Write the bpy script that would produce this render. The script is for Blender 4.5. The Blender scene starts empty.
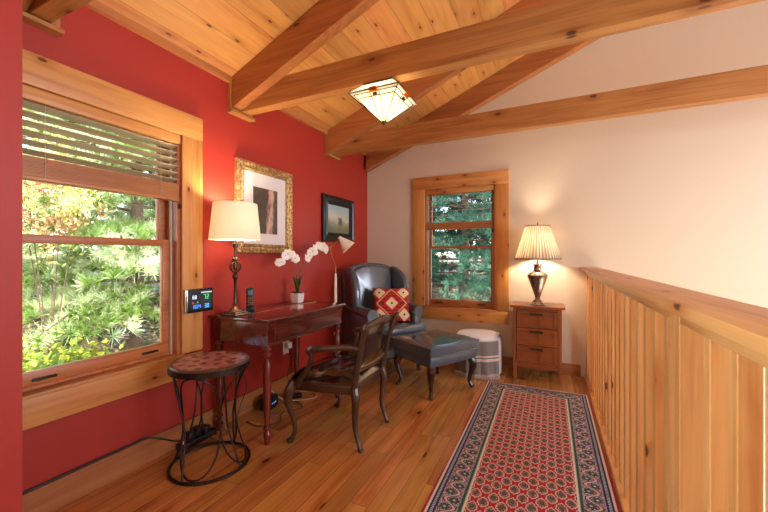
import bpy, bmesh, math, random
import numpy as np
from mathutils import Vector, Matrix, Euler
random.seed(7)
C = bpy.context.scene.collection
sc = bpy.context.scene

# ---------------------------------------------------------------- camera
CAMH = 1.17
YAW = 0.437
cd = bpy.data.cameras.new('camera')
cam = bpy.data.objects.new('camera', cd); C.objects.link(cam)
cam.location = (0, 0, CAMH)
cam.rotation_euler = (math.pi/2, 0, YAW)
cd.sensor_width = 36.0
cd.lens = 355.0/768.0*36.0
cd.clip_start = 0.03
sc.camera = cam

# ---------------------------------------------------------------- world, sun, lights, exposure
sc.view_settings.view_transform = 'Standard'
sc.view_settings.look = 'None'
sc.view_settings.gamma = 1.0
sc.view_settings.use_curve_mapping = False
sc.view_settings.exposure = 0.36
w = bpy.data.worlds.new('sky'); sc.world = w; w.use_nodes = True
nt = w.node_tree; nt.nodes.clear()
sky = nt.nodes.new('ShaderNodeTexSky'); sky.sky_type = 'NISHITA'; sky.sun_disc = False
sky.sun_elevation = math.radians(50); sky.sun_rotation = math.radians(110)
bg = nt.nodes.new('ShaderNodeBackground'); bg.inputs['Strength'].default_value = 1.5
wo = nt.nodes.new('ShaderNodeOutputWorld')
nt.links.new(sky.outputs[0], bg.inputs[0]); nt.links.new(bg.outputs[0], wo.inputs[0])

def light(name, kind, loc, energy, color, size=None, size_y=None, target=None):
    d = bpy.data.lights.new(name, kind); d.energy = energy; d.color = color
    o = bpy.data.objects.new(name, d); C.objects.link(o); o.location = loc
    if kind == 'AREA':
        d.shape = 'RECTANGLE'; d.size = size; d.size_y = size_y or size
    if kind == 'POINT': d.shadow_soft_size = size
    if target is not None:
        o.rotation_euler = (Vector(target)-Vector(loc)).to_track_quat('-Z', 'Y').to_euler()
    return o
sun = light('sun', 'SUN', (6, -3, 9), 12.0, (1.0, 0.93, 0.80)); sun.data.angle = math.radians(1.0)
sun.rotation_euler = Vector((-.55, .28, -.78)).to_track_quat('-Z', 'Y').to_euler()
light('added_fill_behind', 'AREA', (0.1, -2.5, 2.0), 14, (1.0, 0.95, 0.84), 2.6, 1.8, (-0.9, 2.4, 1.6))  # ambient fill added behind the camera, no real opening there
side_fill = light('added_fill_side', 'AREA', (-1.50, -0.15, 1.40), 60, (0.70, 0.92, 1.0), 1.1, 1.4, (1.0, 0.25, 0.9))  # cool fill added to brighten the railing's left faces; its window is invented
side_fill.data.spread = math.radians(125)
light('daylight_from_great_room', 'AREA', (4.5, 1.55, 1.5), 200, (0.70, 0.81, 1.0), 2.2, 2.2, (-1.5, 1.7, 0.7))
light('added_fill_below', 'AREA', (2.3, 2.5, -1.8), 105, (1.0, 0.92, 0.74), 2.4, 3.0, (1.0, 2.2, 3.0))  # unseen upward fill, added to brighten beam undersides and ceiling
for nm, loc, rz, sx, sy in (('window_portal_left', (-2.2, 1.067, 1.24), 0, 0.774, 1.35), ('window_portal_back', (-0.92, 4.07, 1.265), 1, 0.783, 1.34)):
    p = light(nm, 'AREA', loc, 1, (1, 1, 1), sx, sy, (loc[0]+(0 if rz else 1), loc[1]-(1 if rz else 0), loc[2]))
    p.data.cycles.is_portal = True

# ---------------------------------------------------------------- material helpers
def L(r, g, b):
    def f(c):
        c /= 255.0
        return c/12.92 if c <= .04045 else ((c+.055)/1.055)**2.4
    return (f(r), f(g), f(b), 1.0)

class NT:
    def __init__(s, name):
        s.m = bpy.data.materials.new(name); s.m.use_nodes = True
        s.t = s.m.node_tree; s.t.nodes.clear()
        s.out = s.t.nodes.new('ShaderNodeOutputMaterial')
        s.b = s.t.nodes.new('ShaderNodeBsdfPrincipled')
        s.t.links.new(s.b.outputs[0], s.out.inputs[0])
    def n(s, typ, **kw):
        x = s.t.nodes.new('ShaderNode'+typ)
        for k, v in kw.items(): setattr(x, k, v)
        return x
    def l(s, a, b): s.t.links.new(a, b)
    def val(s, sock, v):
        if isinstance(v, bpy.types.NodeSocket): s.l(v, sock)
        else: sock.default_value = v
    def math(s, op, a, b=0.0, c=0.0):
        x = s.n('Math', operation=op)
        s.val(x.inputs[0], a); s.val(x.inputs[1], b); s.val(x.inputs[2], c)
        return x.outputs[0]
    def mix(s, f, a, b, mode='MIX'):
        x = s.n('MixRGB', blend_type=mode)
        s.val(x.inputs[0], f); s.val(x.inputs[1], a); s.val(x.inputs[2], b)
        return x.outputs[0]
    def xyz(s, v):
        x = s.n('SeparateXYZ'); s.l(v, x.inputs[0]); return x.outputs
    def comb(s, a, b, c):
        x = s.n('CombineXYZ')
        for i, v in enumerate((a, b, c)): s.val(x.inputs[i], v)
        return x.outputs[0]
    def noise(s, vec, scale=1, detail=3, rough=.5, dist=0, col=False):
        x = s.n('TexNoise'); s.l(vec, x.inputs['Vector'])
        x.inputs['Scale'].default_value = scale; x.inputs['Detail'].default_value = detail
        x.inputs['Roughness'].default_value = rough; x.inputs['Distortion'].default_value = dist
        return x.outputs[1 if col else 0]
    def white(s, vec, col=False):
        x = s.n('TexWhiteNoise'); x.noise_dimensions = '3D'; s.l(vec, x.inputs['Vector'])
        return x.outputs[1 if col else 0]
    def vor(s, vec, scale=1, rand=1.0):
        x = s.n('TexVoronoi'); s.l(vec, x.inputs['Vector'])
        x.inputs['Scale'].default_value = scale; x.inputs['Randomness'].default_value = rand
        return x.outputs
    def ramp(s, f, stops):
        x = s.n('ValToRGB'); s.l(f, x.inputs[0]); e = x.color_ramp.elements
        e[0].position, e[0].color = stops[0]; e[1].position, e[1].color = stops[-1]
        for p, c in stops[1:-1]:
            q = e.new(p); q.color = c
        return x.outputs[0]
    def step(s, a, lo, hi):   # smooth 0..1
        x = s.n('MapRange', interpolation_type='SMOOTHSTEP'); s.val(x.inputs[0], a)
        x.inputs[1].default_value = lo; x.inputs[2].default_value = hi
        return x.outputs[0]
    def bump(s, h, strength=.3, dist=.01):
        x = s.n('Bump'); x.inputs['Strength'].default_value = strength; x.inputs['Distance'].default_value = dist
        s.l(h, x.inputs['Height']); s.l(x.outputs[0], s.b.inputs['Normal'])
    def obj(s): return s.n('TexCoord').outputs['Object']
    def set(s, col=None, rough=None, metal=None, **kw):
        if col is not None: s.val(s.b.inputs['Base Color'], col)
        if rough is not None: s.val(s.b.inputs['Roughness'], rough)
        if metal is not None: s.b.inputs['Metallic'].default_value = metal
        for k, v in kw.items(): s.val(s.b.inputs[k.replace('_', ' ')], v)
        return s.m

def plain(name, col, rough=.5, metal=0, bump=0, bscale=60, var=0.0, **kw):
    t = NT(name); c = col
    if bump or var:
        nz = t.noise(t.obj(), bscale, 3)
        if bump: t.bump(nz, bump, .004)
        if var:
            nv = t.noise(t.obj(), bscale*.15, 3)
            c = t.mix(t.step(nv, .3, .7), tuple(x*(1-var) for x in col[:3])+(1,), tuple(min(1, x*(1+var)) for x in col[:3])+(1,))
    return t.set(c, rough, metal, **kw)

def wood(name, c1, c2, axis=0, rough=.45, knots=.5, grain=14, knotcol=None, planks=None, coat=0.0, kscale=2.6):
    """long grained timber; axis = grain direction in the object's own frame; planks = (across axis, width, length)"""
    t = NT(name); co = t.obj()
    rnd = t.n('ObjectInfo').outputs['Random']
    X = list(t.xyz(co)[:3])
    seam = None; tint = None
    if planks:
        ax, wd, ln = planks
        q = t.math('DIVIDE', X[ax], wd); idx = t.math('FLOOR', q); fr = t.math('FRACT', q)
        r1 = t.white(t.comb(idx, 3.3, 1.7))
        e = t.math('ABSOLUTE', t.math('SUBTRACT', fr, .5))
        seam = t.step(e, .5-.0035/wd, .5-.0005/wd)
        idl = 0.0
        if ln:
            q2 = t.math('ADD', t.math('DIVIDE', X[axis], ln), t.math('MULTIPLY', r1, 7.31))
            idl = t.math('FLOOR', q2)
            e2 = t.math('ABSOLUTE', t.math('SUBTRACT', t.math('FRACT', q2), .5))
            seam = t.math('MAXIMUM', seam, t.step(e2, .5-.0022/ln, .5-.0005/ln))
        tint = t.white(t.comb(idx, idl, 5.1))
        off = t.math('MULTIPLY', tint, 37.0)
        X = [t.math('ADD', x, off) for x in X]
    off = t.math('MULTIPLY', rnd, 61.0)
    X = [t.math('ADD', x, off) for x in X]
    Y = [t.math('MULTIPLY', x, 1.1 if i == axis else grain) for i, x in enumerate(X)]
    Z = [t.math('MULTIPLY', x, 2.0 if i == axis else grain*7) for i, x in enumerate(X)]
    oth = [x for i, x in enumerate(X) if i != axis]
    vn = t.n('TexVoronoi', voronoi_dimensions='2D'); t.l(t.comb(t.math('MULTIPLY', X[axis], .75), t.math('MULTIPLY', t.math('ADD', oth[0], oth[1]), 1.6), 0.0), vn.inputs['Vector'])
    vn.inputs['Scale'].default_value = kscale; vo = vn.outputs
    kd = vo[0]
    ksel = t.xyz(vo[1])[0]
    kn = t.math('MULTIPLY', t.math('SUBTRACT', 1.0, t.step(kd, .03, .06)), t.step(ksel, 1-knots, 1-knots+.02))
    ring = t.math('MULTIPLY', t.math('SUBTRACT', 1.0, t.step(kd, .03, .25)), t.step(ksel, 1-knots, 1-knots+.02))
    n1 = t.noise(t.comb(*Y), 1.0, 4, .55, .8)
    n2 = t.noise(t.comb(*Z), 1.0, 3, .6, .2)
    f = t.math('ADD', t.math('MULTIPLY', n1, .75), t.math('MULTIPLY', n2, .35))
    f = t.math('ADD', f, t.math('MULTIPLY', ring, .16))
    col = t.ramp(f, [(.30, c2), (.50, tuple((a+b)/2 for a, b in zip(c1, c2))), (.72, c1)]) if False else t.ramp(f, [(.36, c1), (.56, tuple((a*.6+b*.4) for a, b in zip(c1, c2))), (.74, c2)])
    if tint is not None:
        h = t.n('HueSaturation'); t.l(col, h.inputs['Color'])
        t.l(t.math('ADD', .80, t.math('MULTIPLY', tint, .36)), h.inputs['Value'])
        t.l(t.math('ADD', .49, t.math('MULTIPLY', t.white(t.comb(tint, 2.0, 9.0)), .02)), h.inputs['Hue'])
        col = h.outputs[0]
    else:
        h = t.n('HueSaturation'); t.l(col, h.inputs['Color'])
        t.l(t.math('ADD', .90, t.math('MULTIPLY', rnd, .2)), h.inputs['Value'])
        col = h.outputs[0]
    kc = knotcol or L(92, 46, 20)
    col = t.mix(kn, col, kc)
    if seam is not None:
        col = t.mix(t.math('MULTIPLY', seam, .5), col, tuple(x*.25 for x in c2[:3])+(1,))
        t.bump(t.math('SUBTRACT', t.math('MULTIPLY', n2, .15), seam), .35, .003)
    else:
        t.bump(n2, .06, .003)
    t.set(col, t.math('ADD', rough, t.math('MULTIPLY', n2, .12)))
    t.b.inputs['Coat Weight'].default_value = coat; t.b.inputs['Coat Roughness'].default_value = .15
    return t.m

PINE1, PINE2 = L(220, 160, 88), L(184, 112, 50)
M = {}
for i, ax in enumerate('xyz'):
    M['pine_'+ax] = wood('knotty_pine_'+ax, PINE1, PINE2, i, .42, .7, kscale=3.6)
    M['beam_'+ax] = wood('beam_timber_'+ax, L(192, 134, 72), L(146, 88, 38), i, .5, .45)
    M['rafter_'+ax] = wood('rafter_timber_'+ax, L(184, 118, 62), L(142, 80, 36), i, .5, .45)
    M['sash_'+ax] = wood('sash_fir_'+ax, L(196, 124, 70), L(156, 88, 44), i, .35, .0, 20)
    M['rail_'+ax] = wood('railing_pine_'+ax, L(218, 158, 94), L(184, 114, 56), i, .33, .6, 12)
    M['cherry_'+ax] = wood('cherry_'+ax, L(164, 92, 42), L(122, 62, 26), i, .3, .0, 12, coat=.2)
M['ceiling'] = wood('ceiling_boards', L(214, 148, 80), L(182, 110, 48), 1, .5, .8, 10, planks=(0, .165, None), kscale=3.4)
M['floor'] = wood('floor_planks', L(210, 150, 80), L(154, 96, 44), 1, .17, .35, 9, planks=(0, .096, 1.05), coat=.35, kscale=2.0)
M['deskwood'] = wood('mahogany', L(102, 32, 24), L(66, 19, 16), 1, .06, 0, 8, coat=1.0)
M['deskwood_z'] = wood('mahogany_upright', L(120, 34, 22), L(74, 18, 14), 2, .2, 0, 8, coat=.6)
M['walnut'] = wood('carved_walnut', L(78, 46, 28), L(44, 26, 15), 2, .3, 0, 16, coat=.3)
M['darkwood'] = wood('dark_leg_wood', L(58, 28, 20), L(28, 14, 10), 2, .25, 0, 16, coat=.4)
def paint(name, col, bump=.12):
    t = NT(name); co = t.n('NewGeometry').outputs['Position']
    t.bump(t.noise(co, 160, 3), bump, .002)
    v = t.noise(co, 1.3, 2)
    return t.set(t.mix(t.math('MULTIPLY', v, .10), col, tuple(x*.8 for x in col[:3])+(1,)), .55)
M['red'] = paint('red_wall_paint', L(166, 42, 24))
M['beige'] = paint('beige_wall_paint', L(220, 203, 176))
M['white_plastic'] = plain('white_plastic', L(226, 224, 220), .35)
M['black_plastic'] = plain('black_plastic', L(16, 16, 18), .35)
M['dark_metal'] = plain('dark_wrought_metal', L(58, 46, 42), .38, .75)
M['bronze'] = plain('aged_bronze', L(96, 78, 58), .32, .9, var=.3, bscale=40)
M['brass'] = plain('brass', L(176, 134, 78), .28, .95)
M['pewter'] = plain('pewter', L(172, 160, 150), .22, .95, var=.15, bscale=30)
M['jamb'] = plain('jamb_liner_vinyl', L(196, 200, 186), .5)
M['black_cable'] = plain('black_cable', L(14, 15, 16), .45)
M['cream_paint'] = plain('cream_enamel', L(235, 225, 205), .35)
M['iron'] = plain('dark_pull_metal', L(50, 38, 30), .4, .7)

def leather(name, col, rough=.3):
    t = NT(name); co = t.obj()
    v = t.vor(co, 230); n = t.noise(co, 9, 4)
    t.bump(t.math('ADD', t.math('MULTIPLY', v[0], .10), t.math('MULTIPLY', n, 1.2)), .12, .006)
    return t.set(t.mix(n, col, tuple(min(1, x*1.25) for x in col[:3])+(1,)), t.math('ADD', rough, t.math('MULTIPLY', n, .06)), Specular_IOR_Level=.6, Coat_Weight=.9, Coat_Roughness=.14)
M['leather_blue'] = leather('slate_leather', L(64, 78, 90), .22)
M['leather_black'] = leather('black_leather', L(13, 12, 13), .15)

# glass: mostly clear with a Fresnel reflection
t = NT('window_glass'); t.t.nodes.remove(t.b)
tr = t.n('BsdfTransparent'); gl = t.n('BsdfGlossy'); gl.inputs['Roughness'].default_value = .02
fr = t.n('Fresnel'); fr.inputs[0].default_value = 1.35
mx = t.n('MixShader'); t.l(fr.outputs[0], mx.inputs[0]); t.l(tr.outputs[0], mx.inputs[1]); t.l(gl.outputs[0], mx.inputs[2])
t.l(mx.outputs[0], t.out.inputs[0]); M['glass'] = t.m

def shade_mat(name, col, trans=.6, pleat=False):
    t = NT(name)
    t.set(col, .8)
    tl = t.n('BsdfTranslucent'); c2 = col
    if pleat:
        X = t.xyz(t.obj())
        a = t.math('ARCTAN2', X[1], X[0])
        pl = t.math('SINE', t.math('MULTIPLY', a, 44.0))
        nz = t.noise(t.comb(t.math('MULTIPLY', a, 9.0), t.math('MULTIPLY', X[2], 5.0), 0.0), 1.0, 3)
        f = t.math('ADD', t.math('MULTIPLY', pl, .3), nz)
        c2 = t.mix(t.step(f, .25, .9), tuple(x*.45 for x in col[:3])+(1,), col)
        t.val(t.b.inputs['Base Color'], c2)
        t.val(tl.inputs[0], c2)
    else: tl.inputs[0].default_value = col
    mx = t.n('MixShader'); mx.inputs[0].default_value = trans
    t.l(t.b.outputs[0], mx.inputs[1]); t.l(tl.outputs[0], mx.inputs[2]); t.l(mx.outputs[0], t.out.inputs[0])
    return t.m
M['linen_shade'] = shade_mat('linen_lamp_shade', L(244, 236, 220), .30)
M['pleat_shade'] = shade_mat('pleated_lamp_shade', L(250, 238, 218), .68, True)
def emis(name, col, s, base=(0.02, 0.02, 0.02, 1)):
    t = NT(name); t.set(base, .4); t.b.inputs['Emission Color'].default_value = col; t.b.inputs['Emission Strength'].default_value = s
    return t.m
M['bulb'] = emis('glowing_bulb', (1, .78, .5, 1), 14)

# ---------------------------------------------------------------- geometry helpers
def merge(bm, tmp, mat=None):
    if mat is not None: bmesh.ops.transform(tmp, matrix=mat, verts=tmp.verts)
    me = bpy.data.meshes.new('_'); tmp.to_mesh(me); bm.from_mesh(me); bpy.data.meshes.remove(me); tmp.free()
def B(): return bmesh.new()
def bx(bm, x0, x1, y0, y1, z0, z1, bev=0.0, seg=2, mat=None):
    t = B(); bmesh.ops.create_cube(t, size=1)
    bmesh.ops.transform(t, matrix=Matrix.Translation(((x0+x1)/2, (y0+y1)/2, (z0+z1)/2)) @ Matrix.Diagonal((abs(x1-x0), abs(y1-y0), abs(z1-z0), 1)), verts=t.verts)
    if bev: bmesh.ops.bevel(t, geom=t.edges[:], offset=bev, segments=seg, affect='EDGES', profile=.5)
    merge(bm, t, mat)
def prism(bm, pts, axis, a0, a1, bev=0.0, seg=2, mat=None):
    """pts: 2D outline in the two other axes (order x,y,z without axis)"""
    t = B()
    def P(p, a):
        c = list(p); c.insert(axis, a); return Vector(c)
    v0 = [t.verts.new(P(p, a0)) for p in pts]; v1 = [t.verts.new(P(p, a1)) for p in pts]
    t.faces.new(v0); t.faces.new(v1[::-1]); n = len(pts)
    for i in range(n): t.faces.new((v0[i], v1[i], v1[(i+1) % n], v0[(i+1) % n]))
    bmesh.ops.recalc_face_normals(t, faces=t.faces)
    if bev:
        ed = [e for e in t.edges if e.calc_face_angle(0) > .5]
        bmesh.ops.bevel(t, geom=ed, offset=bev, segments=seg, affect='EDGES', profile=.5, clamp_overlap=True)
    merge(bm, t, mat)
def lathe(bm, prof, c=(0, 0, 0), n=28, mat=None):
    t = B(); rings = []
    for r, z in prof:
        rings.append([t.verts.new((c[0]+max(r, 1e-5)*math.cos(2*math.pi*k/n), c[1]+max(r, 1e-5)*math.sin(2*math.pi*k/n), c[2]+z)) for k in range(n)])
    for a, b in zip(rings, rings[1:]):
        for k in range(n): t.faces.new((a[k], a[(k+1) % n], b[(k+1) % n], b[k]))
    if prof[0][0] > 1e-4: t.faces.new(rings[0][::-1])
    if prof[-1][0] > 1e-4: t.faces.new(rings[-1])
    bmesh.ops.remove_doubles(t, verts=t.verts, dist=1e-6)
    bmesh.ops.recalc_face_normals(t, faces=t.faces)
    merge(bm, t, mat)
def spline(pts, sub=6):
    P = [Vector(p) for p in pts]; out = []
    Q = [P[0]*2-P[1]]+P+[P[-1]*2-P[-2]]
    for i in range(1, len(Q)-2):
        for k in range(sub):
            s = k/sub; a, b, c, d = Q[i-1:i+3]
            out.append(.5*((2*b)+(-a+c)*s+(2*a-5*b+4*c-d)*s*s+(-a+3*b-3*c+d)*s**3))
    out.append(P[-1]); return out
def tube(bm, pts, r, n=8, sub=0, closed=False, flat=1.0, up=None, mat=None):
    """swept tube; r number or list (interpolated); flat squashes the section's second axis"""
    P = [Vector(p) for p in pts]
    if sub and not closed: P = spline(P, sub)
    m = len(P)
    R = [r]*m if not isinstance(r, (list, tuple)) else [float(np.interp(i/(m-1), np.linspace(0, 1, len(r)), r)) for i in range(m)]
    t = B(); rings = []; prev = None
    for i, p in enumerate(P):
        if closed: d = P[(i+1) % m]-P[i-1]
        else: d = P[min(i+1, m-1)]-P[max(i-1, 0)]
        d.normalize()
        if prev is None:
            u = Vector(up) if up else (Vector((0, 0, 1)) if abs(d.z) < .9 else Vector((1, 0, 0)))
        else: u = prev
        u = (u-d*u.dot(d)).normalized(); prev = u; v = d.cross(u)
        rings.append([t.verts.new(p+(u*math.cos(2*math.pi*k/n)+v*math.sin(2*math.pi*k/n)*flat)*R[i]) for k in range(n)])
    rr = list(zip(rings, rings[1:]))
    if closed: rr.append((rings[-1], rings[0]))
    for a, b in rr:
        for k in range(n): t.faces.new((a[k], a[(k+1) % n], b[(k+1) % n], b[k]))
    if not closed: t.faces.new(rings[0][::-1]); t.faces.new(rings[-1])
    bmesh.ops.recalc_face_normals(t, faces=t.faces)
    merge(bm, t, mat)
def bar(bm, a, b, w, h, up=(0, 0, 1)):
    a, b = Vector(a), Vector(b); d = (b-a).normalized(); u = Vector(up); s = d.cross(u).normalized(); u = s.cross(d)
    t = B(); vs = []
    for p in (a, b):
        for i, j in ((-1, -1), (1, -1), (1, 1), (-1, 1)): vs.append(t.verts.new(p+s*i*w/2+u*j*h/2))
    for f in ((0, 1, 2, 3), (7, 6, 5, 4), (0, 4, 5, 1), (1, 5, 6, 2), (2, 6, 7, 3), (3, 7, 4, 0)): t.faces.new([vs[k] for k in f])
    bmesh.ops.recalc_face_normals(t, faces=t.faces); merge(bm, t)
def ball(bm, c, r, sx=1, sy=1, sz=1, u=16, v=10):
    t = B(); bmesh.ops.create_uvsphere(t, u_segments=u, v_segments=v, radius=r)
    merge(bm, t, Matrix.Translation(c) @ Matrix.Diagonal((sx, sy, sz, 1)))
def solid(b, th):
    b.normal_update(); nv = {v: v.normal.copy() for v in b.verts}; old = list(b.verts); n0 = len(old)
    ret = bmesh.ops.extrude_face_region(b, geom=b.faces[:])
    new = [g for g in ret['geom'] if isinstance(g, bmesh.types.BMVert)]
    b.normal_update()
    for v in new: v.co += (v.normal if v.normal.length > .5 else Vector((0, 0, 1)))*th
    bmesh.ops.recalc_face_normals(b, faces=b.faces)
def obj(name, bm, mat, parent=None, smooth=True, angle=35):
    me = bpy.data.meshes.new(name); bm.to_mesh(me); bm.free()
    me.materials.append(mat)
    if smooth:
        me.polygons.foreach_set('use_smooth', [True]*len(me.polygons))
        try: me.set_sharp_from_angle(angle=math.radians(angle))
        except Exception: pass
    o = bpy.data.objects.new(name, me); C.objects.link(o)
    if parent: o.parent = parent
    return o
def thing(name, label, cat, loc=(0, 0, 0), rz=0, group=None, kind=None):
    o = bpy.data.objects.new(name, None); C.objects.link(o); o.empty_display_size = .1
    o.location = loc; o.rotation_euler = (0, 0, rz)
    if kind: o['kind'] = kind
    if label: o['label'] = label
    if cat: o['category'] = cat
    if group: o['group'] = group
    return o
def tag(o, label, cat, group=None):
    o['label'] = label; o['category'] = cat
    if group: o['group'] = group
    return o
def struct(name, bm, mat, label=None, smooth=False):
    o = obj(name, bm, mat, None, smooth); o['kind'] = 'structure'
    if label: o['label'] = label
    o['category'] = name.split('_')[0]
    return o
def npmesh(name, V, F, mat, parent=None):
    me = bpy.data.meshes.new(name); me.vertices.add(len(V)); me.vertices.foreach_set('co', V.astype(np.float32).ravel())
    k = F.shape[1]; me.loops.add(F.size); me.loops.foreach_set('vertex_index', F.astype(np.int32).ravel())
    me.polygons.add(len(F)); me.polygons.foreach_set('loop_start', np.arange(len(F), dtype=np.int32)*k)
    me.update(calc_edges=True); me.validate(); me.materials.append(mat)
    o = bpy.data.objects.new(name, me); C.objects.link(o)
    if parent: o.parent = parent
    return o

# ================================================================ STRUCTURE
XW, YB, XR, YF, XRW = -2.07, 3.94, 0.47, -3.0, 4.7
SL = .415; Z0 = 2.43; XRID = 1.35
def ceilz(x): return Z0+SL*(min(x, 2*XRID-x)-XW)
def W1(y): pass
W1Y0, W1Y1, W1Z0, W1Z1 = .68, 1.454, .565, 1.915
W2X0, W2X1, W2Z0, W2Z1 = -1.314, -.531, .595, 1.935

bm = B(); bx(bm, XW-.2, XR, YF, YB+.15, -.25, 0)
struct('floor', bm, M['floor'], 'warm hardwood plank floor of the loft')
bm = B(); bx(bm, XR, XRW, YF, YB, -2.9, -2.8)
struct('floor_lower', bm, M['floor'], 'floor of the lower storey beyond the railing')
bm = B()
for (y0, y1, z0, z1) in ((YF, W1Y0, -.25, 2.62), (W1Y1, YB+.15, -.25, 2.62), (W1Y0, W1Y1, -.25, W1Z0), (W1Y0, W1Y1, W1Z1, 2.62)):
    bx(bm, XW-.16, XW, y0, y1, z0, z1)
bmesh.ops.remove_doubles(bm, verts=bm.verts, dist=1e-5)
struct('wall_left', bm, M['red'], 'deep red wall with the large window')
bm = B(); bx(bm, XW, -1.53, YF, .54, 0, 2.62); struct('wall_near', bm, M['red'], 'red wall end at the left edge of the view')
bm = B()
def gab(x0, x1, z0): 
    pts = [(x0, z0), (x1, z0), (x1, ceilz(x1)+.1)]
    if x0 < XRID < x1: pts.append((XRID, ceilz(XRID)+.1))
    pts.append((x0, ceilz(x0)+.1)); return pts
for pts in ([(XW, -.25), (W2X0, -.25), (W2X0, ceilz(W2X0)+.1), (XW, ceilz(XW)+.1)],
            [(W2X0, -.25), (W2X1, -.25), (W2X1, W2Z0), (W2X0, W2Z0)],
            [(W2X0, W2Z1), (W2X1, W2Z1), (W2X1, ceilz(W2X1)+.1), (W2X0, ceilz(W2X0)+.1)],
            gab(W2X1, XRW, -.25)):
    prism(bm, pts, 1, YB, YB+.15)
bx(bm, XR, XRW, YB, YB+.15, -2.9, -.25)
struct('wall_back', bm, M['beige'], 'beige gable wall at the back')
bm = B(); prism(bm, gab(XW, XRW, -2.9), 1, YF-.15, YF); struct('wall_behind', bm, M['beige'], 'beige wall behind the viewpoint')
bm = B(); bx(bm, XRW, XRW+.15, YF, YB, -2.9, 2.62); struct('wall_right', bm, M['beige'], 'far beige wall beyond the stairwell')
bm = B(); bx(bm, XR, XR+.02, YF, YB, -2.8, -.25); struct('wall_stair', bm, M['beige'], 'beige face below the loft edge')
bm = B()
prism(bm, [(XW-.5, ceilz(XW-.5)), (XRID, ceilz(XRID)), (XRID, ceilz(XRID)+.12), (XW-.5, ceilz(XW-.5)+.12)], 1, YF-.15, YB+.4)
prism(bm, [(XRID, ceilz(XRID)), (XRW+.3, ceilz(XRW+.3)), (XRW+.3, ceilz(XRW+.3)+.12), (XRID, ceilz(XRID)+.12)], 1, YF-.15, YB+.4)
struct('ceiling', bm, M['ceiling'], 'sloping ceiling of knotty pine boards')

# trims
bm = B(); prism(bm, [(XW, 2.398), (XW+.03, 2.398), (XW+.03, 2.443), (XW, 2.43)], 1, .54, YB); struct('trim_1', bm, M['rafter_y'], 'pine strip along the top of the red wall')
bm = B(); bx(bm, XW, XW+.02, .54, YB, 0, .14, .004); struct('baseboard_left', bm, M['rafter_y'], 'wide pine baseboard on the red wall')
bm = B(); bx(bm, XW+.02, XR-.2, YB-.018, YB, 0, .11, .004); struct('baseboard_back', bm, M['rafter_x'], 'pine baseboard on the beige wall')

# ---- windows
def window(idx, frame, half_w, z0, z1, zmeet, label, sw=.045, mr=.04):
    """built in a local frame: x across, y out of the room (0 = wall face), z up"""
    r = thing('window_%d' % idx, label, 'window', frame[0], frame[1], kind='structure')
    h = half_w; cw = .142
    b = B()
    bx(b, -h-cw, -h, -.022, 0, z0, z1, .003); bx(b, h, h+cw, -.022, 0, z0, z1, .003)
    obj('casing', b, M['pine_z'], r, True)
    b = B(); bx(b, -h-cw, h+cw, -.024, 0, z1, z1+.145, .003); obj('casing_head', b, M['pine_x'], r)
    b = B(); bx(b, -h-cw, h+cw, -.024, 0, z0-.145, z0-.012, .003); obj('apron', b, M['pine_x'], r)
    b = B(); bx(b, -h-.01, h+.01, -.03, .05, z0-.014, z0, .003); obj('window_sill', b, M['pine_x'], r)
    b = B()
    for s in (-1, 1): bx(b, s*h, s*(h-.02), 0, .15, z0, z1)
    bx(b, -h+.001, h-.001, .001, .149, z1-.02, z1); bx(b, -h+.001, h-.001, .05, .149, z0, z0+.015)
    obj('window_jamb', b, M['sash_z'], r)
    b = B()
    for s in (-1, 1): bx(b, s*(h-.02), s*(h-.03), .045, .058, z0, z1); bx(b, s*(h-.02), s*(h-.032), .108, .13, z0, z1)
    obj('jamb_liner', b, M['jamb'], r)
    for nm, a, c, y in (('lower_sash', z0+.012, zmeet+mr/2, .06), ('upper_sash', zmeet-mr/2, z1-.02, .1)):
        b = B(); hh = h-.022
        for s in (-1, 1): bx(b, s*hh, s*(hh-sw), y, y+.035, a, c, .003)
        bt = .065 if nm[0] == 'l' else mr
        bx(b, -hh+.0012, hh-.0012, y+.0012, y+.0338, a+.001, a+bt, .003); bx(b, -hh+.0012, hh-.0012, y+.0012, y+.0338, c-mr, c-.001, .003)
        so = obj(nm, b, M['sash_x'], r)
        b = B(); bx(b, -hh+sw-.005, hh-sw+.005, y+.015, y+.02, a+bt-.005, c-mr+.005)
        obj('pane', b, M['glass'], so, False)
        if nm[0] == 'l':
            for s in (-1, 1):
                b = B(); bx(b, s*.24-.045, s*.24+.045, y-.012, y, a+.022, a+.034, .003); obj('sash_lift', b, M['iron'], so)
    return r
window(1, ((XW, (W1Y0+W1Y1)/2, 0), math.pi/2), (W1Y1-W1Y0)/2, W1Z0, W1Z1, 1.25, 'large wooden sash window in the red wall')
window(2, (((W2X0+W2X1)/2, YB, 0), 0), (W2X1-W2X0)/2, W2Z0, W2Z1, 1.27, 'wooden sash window in the beige wall', .030, .026)

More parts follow.
